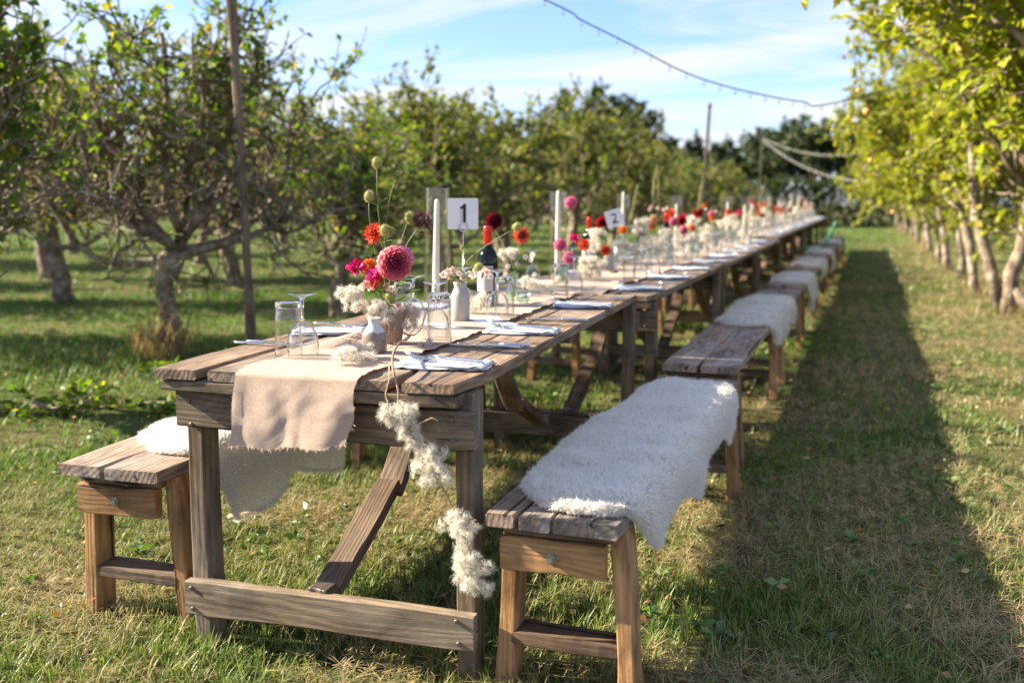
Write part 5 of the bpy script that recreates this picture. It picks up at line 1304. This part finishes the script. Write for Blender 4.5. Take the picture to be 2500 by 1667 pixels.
def fluff_mesh(seed, heads, spread, fl=.017, nf=85, w=.0009):
    """cottony clematis seed heads: curled hairs round each head"""
    g = np.random.default_rng(seed); n = heads * nf; segs = 4
    c = nrm(g.normal(0, 1, (heads, 3))) * g.uniform(.15, 1, (heads, 1)) ** .6 * np.array(spread)
    hc = np.repeat(c, nf, 0)
    d = nrm(g.normal(0, 1, (n, 3)) + np.repeat(nrm(c), nf, 0) * .5); a = nrm(np.cross(d, g.normal(0, 1, (n, 3)))); b = np.cross(d, a)
    Ln = (fl * g.uniform(.5, 1.2, n))[:, None]; ph = g.uniform(0, 6.28, (n, 1)); k = g.uniform(2.5, 6.5, (n, 1)); amp = g.uniform(.1, .42, (n, 1))
    V = np.zeros((n, 2 * segs + 1, 3))
    for s_ in range(segs + 1):
        t = s_ / segs
        p = hc + d * Ln * t + (a * (np.sin(k * t + ph) - np.sin(ph)) + b * (np.cos(k * t + ph) - np.cos(ph))) * amp * Ln - np.array([0, 0, 1.0]) * Ln * .15 * t * t
        ww = (g.uniform(.7, 1.3, n)[:, None] * w * .5 * (1 - .5 * t)) * (b * .7 + a * .7)
        if s_ < segs: V[:, 2 * s_] = p - ww; V[:, 2 * s_ + 1] = p + ww
        else: V[:, -1] = p
    T = []
    for s_ in range(segs - 1): q = 2 * s_; T += [(q, q + 1, q + 3), (q, q + 3, q + 2)]
    T.append((2 * segs - 2, 2 * segs - 1, 2 * segs))
    F = ((np.arange(n) * (2 * segs + 1))[:, None, None] + np.array(T)[None]).reshape(-1, 3)
    me = tri_mesh('fluff', V.reshape(-1, 3), F, M_FLUFF)
    sm = MB()
    for q in c:
        for j in range(5):
            p = q + g.normal(0, .003, 3); e_ = p + g.normal(0, .005, 3); sm.tube([tuple(p), tuple(e_)], .0009, 3)
    return me, sm.mesh('seeds', M_TWIG)
FLUFF = [fluff_mesh(s, 18, (.040, .038, .036)) for s in range(4)]
FLUFF_S = [fluff_mesh(10 + s, 6, (.022, .022, .018), .016) for s in range(2)]
def clump(M, label, small=False, k=0, group='fluffy clematis seed heads', parent=None):
    a, b = (FLUFF_S if small else FLUFF)[k % (2 if small else 4)]
    if parent is not None:
        o_ = obj('seed_head', a, parent, M); obj('seeds', b, o_); return o_
    e = empty('clematis_clump', M=M); obj('fluff', a, e)['kind'] = 'stuff'; obj('seeds', b, e); return tag(e, label, 'seed head', group)
def bez(p0, p1, p2, p3, n=10):
    return [p0 * (1 - t) ** 3 + p1 * 3 * t * (1 - t) ** 2 + p2 * 3 * t * t * (1 - t) + p3 * t ** 3 for t in np.linspace(0, 1, n)]
SLEAF = None
def stem_leaf(p, d, Ln, parent, c=(.10, .17, .04), name='leaf'):
    mb = MB(); g = np.random.default_rng(int(abs(p.x * 9999)) % 9999)
    petal(np.array(p), np.array(d), (0.1, -.3, 1), Ln, Ln * .28, .1, -.25, col(*c), col(*c) * 1.2, mb, g, nu=5, tip=.05)
    return mb.build(name, M_VC, parent, color=True)
def flower(name, mesh, vase, mouth_h, pos, face, label, cat='flower', r=.0018, leafs=(), bend=.5, green=M_STEM, group=None, bulge=None):
    """stem from inside the vase through its mouth to the bloom at pos"""
    vase = Vector(vase); pos = Vector(pos); face = Vector(face).normalized()
    jx = Vector((R.uniform(-.008, .008), R.uniform(-.008, .008), 0))
    p0 = vase + jx + Vector((0, 0, .02)); mouth = vase + jx * 1.3 + Vector((0, 0, mouth_h))
    e = empty(name, p0); mid = mouth.lerp(pos, .5) + (bulge or Vector((0, 0, .02)))
    pts = [p0 - p0, mouth - p0] + [q - p0 for q in bez(mouth, mouth + Vector((0, 0, (pos - mouth).length * .3)), mid if bulge else pos - face * (pos - mouth).length * bend * .6, pos - face * .006)[1:]]
    MB().tube(pts, [r * 1.2, r * 1.2] + [r] * (len(pts) - 3) + [r * .9], 6).build('stem', green, e)
    obj('bloom', mesh, e, Matrix.Translation(pos - p0) @ rot_to(face, R.uniform(0, 6)))
    for (t, dx, ln) in leafs:
        i = int(t * (len(pts) - 1)); stem_leaf(pts[i], dx, ln, e)
    return tag(e, label, cat, group)
def toward(p, dx=0, dy=0, dz=0):
    return (Vector(CAM_POS) - Vector(p)).normalized() + Vector((dx, dy, dz))
PINK = dahlia_mesh(.050, 105, col(.28, .015, .07), col(.93, .26, .36), col(.97, .52, .58), 1, tmax=118, width=.56, ln=(.26, .58), cup=.30, curl=.16)
MAG = ruffle_mesh(.027, 13, col(.34, .004, .10), col(.68, .010, .16), 2); MAG2 = ruffle_mesh(.026, 11, col(.30, .004, .16), col(.62, .012, .12), 3)
CORAL = dahlia_mesh(.034, 46, col(.42, .04, .02), col(.78, .10, .035), col(.85, .16, .07), 4, tmax=105, width=.40, ln=(.5, .95), cup=.2, curl=-.08)
CORAL2 = dahlia_mesh(.040, 60, col(.20, .03, .01), col(.72, .11, .055), col(.82, .17, .11), 5, tmax=100, width=.28, ln=(.55, .98), cup=.2, curl=-.05)
ORANGE = dahlia_mesh(.026, 60, col(.65, .16, .02), col(.85, .24, .04), col(.88, .30, .07), 6, tmax=130, width=.5)
BURG = dahlia_mesh(.036, 110, col(.05, .002, .008), col(.17, .004, .018), col(.22, .006, .022), 7, tmax=125, width=.40, cup=.3)
REDD = dahlia_mesh(.045, 70, col(.06, .01, .004), col(.45, .008, .015), col(.55, .012, .02), 8, tmax=95, width=.30, ln=(.3, .9))
LPINK = dahlia_mesh(.034, 150, col(.70, .16, .34), col(.86, .34, .56), col(.90, .48, .68), 9, tmax=150, width=.40, cup=.45)
PEACH = dahlia_mesh(.030, 70, col(.75, .35, .12), col(.86, .48, .24), col(.90, .60, .38), 10, tmax=125, width=.45)
SCAB = seedhead_mesh(.0145, 11); SCAB_S = seedhead_mesh(.007, 12, (.30, .38, .12)); LACE = lace_mesh(.042, 13)
FLORET = floret_mesh(.014, col(.75, .30, .28), col(.88, .78, .68), 14); FLORET2 = floret_mesh(.012, col(.80, .70, .55), col(.90, .86, .76), 15)
PLUME = plume_mesh(.24, 16)
def pt(px, py, y): return at(px, py, y=y)
mA = .112
q = pt(963, 643, .47); flower('dahlia', PINK, VA, mA, q, toward(q, .12, 0, -.02), 'large pink ball dahlia above the ribbed vase', 'flower', .003)
q = pt(985, 628, .56); flower('dahlia', LPINK, VA, mA, q, (.4, .9, .3), 'second pink dahlia hidden behind the large one', 'flower', .003)
q = pt(872, 655, .47); flower('carnation', MAG, VA, mA, q, toward(q, -.4, 0, .2), 'magenta ruffled flower farthest left in the first bouquet')
q = pt(911, 669, .45); flower('carnation', MAG2, VA, mA, q, toward(q, .1, 0, -.1), 'magenta and purple ruffled flower touching the pink dahlia')
q = pt(901, 652, .55); flower('dahlia', ORANGE, VA, mA, q, toward(q, -.2, 0, .3), 'orange flower between the two magenta flowers')
q = pt(915, 683, .53); flower('dahlia', ORANGE, VA, mA, q, toward(q, .2, 0, -.6), 'orange flower drooping below the magenta flowers')
q = pt(914, 571, .54); flower('dahlia', CORAL, VA, mA, q, toward(q, -.7, 0, .3), 'orange red dahlia above the large pink dahlia', 'flower', .002, ((.8, (.6, .1, .35), .035),))
q = pt(939, 562, .50); flower('scabious', SCAB, VA, mA, q, (.1, -.3, 1), 'green scabious seed head in front of the orange red dahlia', r=.0011)
q = pt(901, 479, .52); flower('scabious', SCAB, VA, mA, q, (.25, -.2, 1), 'bristly seed head halfway up the tallest stem', r=.0012, leafs=((.6, (.5, -.2, .3), .03), (.62, (-.5, -.1, .3), .025), (.45, (-.5, -.2, -.1), .03)), bulge=Vector((-.035, 0, 0)))
q = pt(920, 397, .53); flower('scabious', SCAB, VA, mA, q, (.0, -.2, 1), 'seed head at the very top of the first bouquet', r=.0012, leafs=((.85, (.5, -.1, .6), .04), (.86, (-.5, -.1, .4), .025), (.66, (.5, -.2, -.2), .03)), bulge=Vector((-.03, 0, .0)))
q = pt(971, 422, .54); flower('scabious', SCAB_S, VA, mA, q, (.6, -.2, .7), 'tiny bud on a stem arching to the right at the top', r=.0011, leafs=((.7, (.5, -.2, .0), .035), (.68, (.4, -.1, -.5), .04)), bulge=Vector((-.06, 0, .02)))
q = pt(1000, 530, .56); flower('scabious', SCAB, VA, mA, q, (.5, -.3, .8), 'seed head left of the dark lace flower', r=.0012)
q = pt(1026, 552, .57); flower('lace_flower', LACE, VA, mA, q, (.75, -.25, .6), 'dark burgundy lace flower against the first candle glass', r=.0013)
q = pt(952, 724, .50); flower('scabious', SCAB, VA, mA, q, (.1, -.5, .9), 'green seed head low over the ribbed vase rim', r=.0013)
g5 = random.Random(31)
for i in range(9):                                          # loose green leaves among the stems
    a = g5.uniform(0, 6.28); q = VA + Vector((math.cos(a) * .05, math.sin(a) * .03, g5.uniform(.14, .26)))
    mb = MB(); petal(np.zeros(3), np.array([math.cos(a), math.sin(a) * .5, .5]), (0, -.4, 1), g5.uniform(.04, .07), .018, .1, -.3, col(.07, .13, .03), col(.13, .21, .05), mb, np.random.default_rng(i), nu=5, tip=.05)
    flower('leaf_sprig', mb.mesh('leaf_blade', M_VC, color=True), VA, mA, q, (0, 0, 1), 'green leaf sprig standing among the first bouquet', 'leaf', .0011, group='green leaf sprigs of the first bouquet')
for i, (px, py) in enumerate(((893, 694), (882, 702), (905, 700), (955, 706), (945, 700), (962, 712), (972, 746), (980, 752), (975, 770))):
    q = pt(px, py, .50 + .02 * (i % 3)); flower('phlox_floret', (FLORET, FLORET2)[i % 2], VA, mA, q, toward(q, g5.uniform(-.6, .6), 0, g5.uniform(-.2, .6)), 'cream floret tucked under the first bouquet', r=.0009, group='cream florets of the first bouquet')
for i, (px, py, lab) in enumerate(((855, 720, 'fluffy cream seed head standing out left of the ribbed vase'), (872, 738, 'fluffy cream seed head just below the outermost left one'), (916, 757, 'fluffy cream seed head over the ribbed vase front'), (934, 770, 'fluffy cream seed head low on the ribbed vase'),
                                   (1003, 762, 'fluffy cream seed head right of the ribbed vase'), (996, 787, 'fluffy cream seed head under the one right of the ribbed vase'))):
    q = pt(px, py, .47 if i < 4 else .56)
    e = clump(Matrix.Translation(q) @ Matrix.Rotation(i * 1.3, 4, 'Z') @ Matrix.Scale(.92, 4), lab, k=i)
    a = VA + Vector((0, 0, .10)) if i < 4 else VA + Vector((.03, 0, .09)); iv = e.matrix_basis.inverted()
    MB().tube([iv @ a, iv @ (a.lerp(q, .55) + Vector((0, 0, -.025))), Vector((0, 0, 0))], .0016, 5).build('twig', M_TWIG if i > 3 else simple('straw_twig', (.42, .30, .14), .7), e)
for (px, py, lab, k) in ((868, 856, 'wispy white seed head lying on the runner left of the small bottle', 0), (893, 862, 'wispy white seed head lying in front of the small bottle', 1), (845, 868, 'wispy white seed head lying nearest the runner fold', 2)):
    q = at(px, py, z=TH + .028); clump(Matrix.Translation(q) @ Matrix.Rotation(k, 4, 'Z') @ Matrix.Diagonal((.95, .95, .7, 1)), lab, k=k)
q = at(1040, 835, z=TH + .02); clump(Matrix.Translation(q), 'small wispy seed head lying right of the twiggy sprig', True, 0)
# twiggy sprig and the garland hanging over the table end
def garland():
    e = empty('clematis_garland', (.46, .50, TH)); o0 = Vector((.46, .50, TH))
    path = [(.40, .42, .80), (.44, .48, .815), (.50, .50, .80), (.53, .40, .80), (.575, .26, .815), (.615, .12, .808), (.66, .01, .79), (.692, -.035, .745), (.700, -.048, .70), (.735, -.05, .64), (.775, -.05, .58), (.815, -.05, .51), (.855, -.05, .43), (.88, -.05, .36), (.905, -.05, .29)]
    pts = [Vector(p) - o0 for p in path]
    fine = []
    for i in range(len(pts) - 1):
        p0 = pts[max(i - 1, 0)]; p1 = pts[i]; p2 = pts[i + 1]; p3 = pts[min(i + 2, len(pts) - 1)]
        for t in (0, .25, .5, .75): fine.append(0.5 * ((2 * p1) + (p2 - p0) * t + (2 * p0 - 5 * p1 + 4 * p2 - p3) * t * t + (3 * p1 - p0 - 3 * p2 + p3) * t ** 3))
    fine.append(pts[-1])
    MB().tube(fine, [.003] * (len(fine) // 2) + [.0024] * (len(fine) - len(fine) // 2), 6).build('stem', simple('vine_stem', (.26, .15, .08), .7), e)
    rd = random.Random(8)
    for k in range(10):
        a = Vector(path[rd.choice((0, 1, 2, 2, 3, 4))]) - o0; d = Vector((rd.uniform(-1, 1), rd.uniform(-.6, .6), rd.uniform(-.1, .5))).normalized(); q_ = [a]
        for i in range(6):
            d = (d + Vector((rd.gauss(0, .5), rd.gauss(0, .4), rd.gauss(-.08, .4)))).normalized(); a = a + d * .022; a.z = max(a.z, .008); q_.append(a.copy())
        MB().tube(q_, [.0014 - .00013 * i for i in range(7)], 5).build('tendril', M_TWIG, e)
    MB().tube([Vector(p) - o0 for p in ((.655, .0, .80), (.668, -.03, .77), (.662, -.04, .735), (.672, -.045, .70))], .0014, 5).build('tendril', simple('straw_tendril', (.45, .33, .16), .7), e)
    MB().tube([Vector(p) - o0 for p in ((.73, -.05, .65), (.755, -.055, .675), (.785, -.06, .69), (.80, -.06, .685))], .0016, 5).build('tendril', simple('straw_tendril2', (.50, .37, .19), .7), e)
    for i, (x, z, s, sz) in enumerate(((.704, .688, .95, 1.0), (.722, .655, .62, .7), (.738, .622, .55, .6), (.772, .592, .92, .95), (.790, .560, .85, .95), (.845, .440, .98, 1.05), (.868, .365, .95, .85), (.885, .325, 1.0, .95), (.905, .290, .62, .7))):
        clump(Matrix.Translation(Vector((x, -.055, z)) - o0) @ Matrix.Rotation(i * .8, 4, 'Y') @ Matrix.Diagonal((s * 1.16, s * .95, sz * 1.14, 1)), None, k=i, parent=e)
    tag(e, 'trailing clematis vine with wispy white seed heads hanging over the table end', 'garland')
garland()
# stone bottle posy
mB = .128
for i, (px, py) in enumerate(((1083, 671), (1093, 662), (1100, 675), (1121, 668), (1130, 678), (1143, 668), (1155, 672), (1160, 661), (1187, 664), (1197, 675), (1105, 660))):
    q = pt(px, py, 1.10 + .03 * (i % 3)); flower('phlox_floret', FLORET if i % 2 == 0 else FLORET2, VB, mB, q, toward(q, g5.uniform(-.7, .7), 0, g5.uniform(0, .7)), 'pale phlox floret in the grey stone bottle', r=.0009, group='phlox florets in the stone bottle', leafs=((.5, (g5.uniform(-1, 1), -.4, .3), .03), (.7, (g5.uniform(-1, 1), .2, .4), .028)))
q = pt(1128, 604, 1.12); flower('scabious', SCAB_S, VB, mB, q, (.05, -.2, 1), 'small seed head standing in front of the card holder stem', r=.0011); e_ = bpy.data.objects
q = pt(1262, 554, 1.10); flower('scabious', SCAB, VB, mB, q, (.85, -.1, .5), 'green seed head on a long stem arching right across the wine bottle', r=.0012, bulge=Vector((-.01, 0, .03)))
q = pt(1168, 652, 1.08); flower('bud', SCAB, VB, mB, q, (.6, -.3, .5), 'plump green bud beside the wine bottle label', r=.0012)
# glass vase behind the wine bottle
mC = .115
q = pt(1206, 539, VC.y + .02); flower('dahlia', BURG, VC, mC, q, toward(q, .2, .2, .3), 'dark burgundy dahlia above the wine bottle cap', r=.0022)
q = pt(1273, 575, VC.y - .02); flower('dahlia', CORAL2, VC, mC, q, toward(q, .15, 0, .25), 'coral dahlia right of the wine bottle', r=.0022)
for i, (px, py) in enumerate(((1283, 628), (1296, 634), (1262, 645), (1240, 650), (1300, 622))):
    q = pt(px, py, VC.y); flower('phlox_floret', FLORET2, VC, mC, q, toward(q, g5.uniform(-.5, .5), 0, .3), 'cream floret in the glass bud vase', r=.0009, group='cream florets of the glass bud vase', leafs=((.6, (g5.uniform(-1, 1), -.3, .3), .035),))
for i, (px, py, y, lab) in enumerate(((1243, 622, VC.y, 'fluffy seed head behind the wine bottle shoulder'), (1298, 690, 1.95, 'fluffy seed head lying under the coral dahlia'), (1180, 735, 1.35, 'white seed head lying between stone bottle and wine bottle'), (1155, 745, 1.38, 'white seed head lying right behind the stone bottle'),
                                      (1335, 705, 1.95, 'fluffy seed head lying before the second candle'), (1350, 690, 2.1, 'fluffy seed head lying at the foot of the second candle'))):
    q = pt(px, py, y); q.z = max(q.z, TH + .03); clump(Matrix.Translation(q) @ Matrix.Rotation(i, 4, 'Z'), lab, k=i)
# second and third table: blooms where the photograph shows them
small_vases = [ms, GV]
def bloom_at(mesh, px, py, y, label, r=.002, vx=None, group=None, face=None, name='dahlia', k=1):
    q = pt(px, py, y); v = Vector((q.x + R.uniform(-.05, .05), q.y + R.uniform(-.04, .04), TH))
    if vx is not None: v = Vector(vx)
    return flower(name, mesh, v, .12, q, face or toward(q, R.uniform(-.4, .4), 0, R.uniform(0, .5)), label, r=r, group=group)
def vase_at(mesh, x, y, label, k=1):
    e = empty('bud_vase', (x, y, TH)); obj('body', mesh, e); return tag(e, label, 'vase', 'bud vases along the row')
v1 = Vector((.36, 2.92, TH)); vase_at(GV, v1.x, v1.y, 'glass bud vase with the light pink dahlias beside the second candle')
bloom_at(LPINK, 1394, 495, 2.95, 'tall light pink pompon dahlia beside the second candle', .003, v1)
bloom_at(LPINK, 1368, 598, 2.9, 'light pink pompon dahlia behind the second candle glass', .003, v1); bloom_at(LPINK, 1389, 630, 2.85, 'lowest light pink pompon dahlia by the second candle', .003, v1)
bloom_at(MAG, 1404, 580, 2.9, 'magenta flower right of the second candle', .002, v1); bloom_at(CORAL, 1427, 598, 2.95, 'orange red flower right of the magenta flower by the second candle', .002, v1)
v2 = Vector((.40, 3.95, TH)); vase_at(ms, v2.x, v2.y, 'stoneware bottle below the number two card')
bloom_at(CORAL, 1478, 612, 3.4, 'orange flower low before the second table glasses', .002, v2); bloom_at(ORANGE, 1521, 562, 3.8, 'orange pompon dahlia just below the number two card', .002, v2)
bloom_at(REDD, 1470, 545, 4.3, 'dark red flower left of the number two card', .002, v2)
for i, (px, py) in enumerate(((1437, 640), (1450, 600), (1457, 575), (1445, 665), (1462, 650), (1430, 660))):
    q = pt(px, py, 3.1); clump(Matrix.Translation(q) @ Matrix.Scale(1.15, 4), 'cream seed head in the cloud beside the second table glasses', k=i, group='cream seed heads beside the second table glasses')
for i, (px, py) in enumerate(((1515, 600), (1500, 615), (1535, 610), (1560, 560), (1570, 545), (1580, 590), (1620, 585), (1612, 610), (1560, 620))):
    q = pt(px, py, 4.6); clump(Matrix.Translation(q) @ Matrix.Scale(1.3, 4), 'cream seed head in the cloud behind the number two card', k=i, group='cream seed heads behind the number two card')
v3 = Vector((.42, 5.4, TH)); vase_at(GV, v3.x, v3.y, 'glass bud vase holding the feathery grass plumes')
for (px, py, tx, lab) in ((1537, 545, .22, 'feathery grass plume leaning beside the number two card'), (1594, 505, -.02, 'upright feathery grass plume left of the far pole'), (1606, 500, .03, 'second upright feathery grass plume left of the far pole')):
    q = pt(px, py, 4.6); flower('grass_plume', PLUME, v3 if tx < .1 else v2, .12, q, (tx, 0, 1), lab, 'grass plume', .0015)
bloom_at(REDD, 1664, 540, 5.6, 'dark red sunflower on the third table', .003, v3, face=Vector((.15, -1, .25)))
bloom_at(PEACH, 1641, 518, 5.9, 'peach dahlia up left of the red sunflower', .002, v3); bloom_at(ORANGE, 1690, 556, 5.4, 'orange dahlia low right of the red sunflower', .002, v3)
bloom_at(LPINK, 1668, 562, 5.3, 'pink flower right under the red sunflower', .002, v3); bloom_at(PEACH, 1597, 535, 5.2, 'pale peach flower left of the red sunflower', .002, v3)
for i, (px, py) in enumerate(((1590, 505), (1605, 508), (1620, 512), (1628, 508), (1585, 512))):
    q = pt(px, py, 5.0); flower('phlox_floret', FLORET, v3, .12, q, toward(q, 0, 0, .4), 'pale floret left of the peach dahlia', r=.0012, group='pale florets left of the peach dahlia')
# the rest of the row: bouquets repeated with their own choice of blooms
bl = [(ORANGE, 'orange dahlia'), (CORAL, 'coral red dahlia'), (REDD, 'dark red flower'), (PEACH, 'peach dahlia'), (LPINK, 'light pink dahlia'), (BURG, 'burgundy dahlia'), (MAG, 'magenta flower'), (CORAL2, 'coral flower')]
rd = random.Random(12)
for k in range(2, 10):
    w = ORD[k]; pick = rd.sample(bl, 7); Mk = TABLE_M[k]
    vs_ = []
    for j, (x, y) in enumerate(((.40, .35), (.46, 1.15), (.38, 1.95))):
        q = Mk @ Vector((x, y, TH)); vs_.append(q); vase_at(small_vases[j % 2], q.x, q.y, 'bud vase under the %s table flowers, %s along it' % (w, ('first', 'second', 'last')[j]))['group'] = 'bud vases along the row'
    for j in range(7):
        v = vs_[j % 3]; mesh, nm = pick[j]
        q = v + Vector((rd.uniform(-.12, .12), rd.uniform(-.16, .16), rd.uniform(.20, .40)))
        flower('dahlia', mesh, v, .12, q, toward(q, rd.uniform(-.5, .5), 0, rd.uniform(0, .5)), '%s in the bouquets of the %s table' % (nm, w), r=.0025)
    for j in range(10):
        v = vs_[j % 3]; q = v + Vector((rd.uniform(-.14, .14), rd.uniform(-.35, .35), rd.uniform(.03, .27)))
        clump(Matrix.Translation(q) @ Matrix.Rotation(rd.uniform(0, 6), 4, 'Z') @ Matrix.Scale(rd.uniform(1.1, 1.5), 4), 'cream seed head in the foamy line along the %s table' % w, k=j, group='cream seed heads of the %s table' % w)
    for j in range(5):
        v = vs_[j % 3]; q = v + Vector((rd.uniform(-.12, .12), rd.uniform(-.14, .14), rd.uniform(.18, .36)))
        flower('phlox_floret', FLORET2, v, .12, q, toward(q, rd.uniform(-.5, .5), 0, .4), 'pale floret in the bouquets of the %s table' % w, r=.0012, group='pale florets of the %s table' % w)
    if k in (2, 4, 7):
        q = vs_[1] + Vector((.02, 0, .33)); flower('grass_plume', PLUME, vs_[1], .12, q, (rd.uniform(-.1, .15), 0, 1), 'feathery grass plume on the %s table' % w, 'grass plume', .0015)
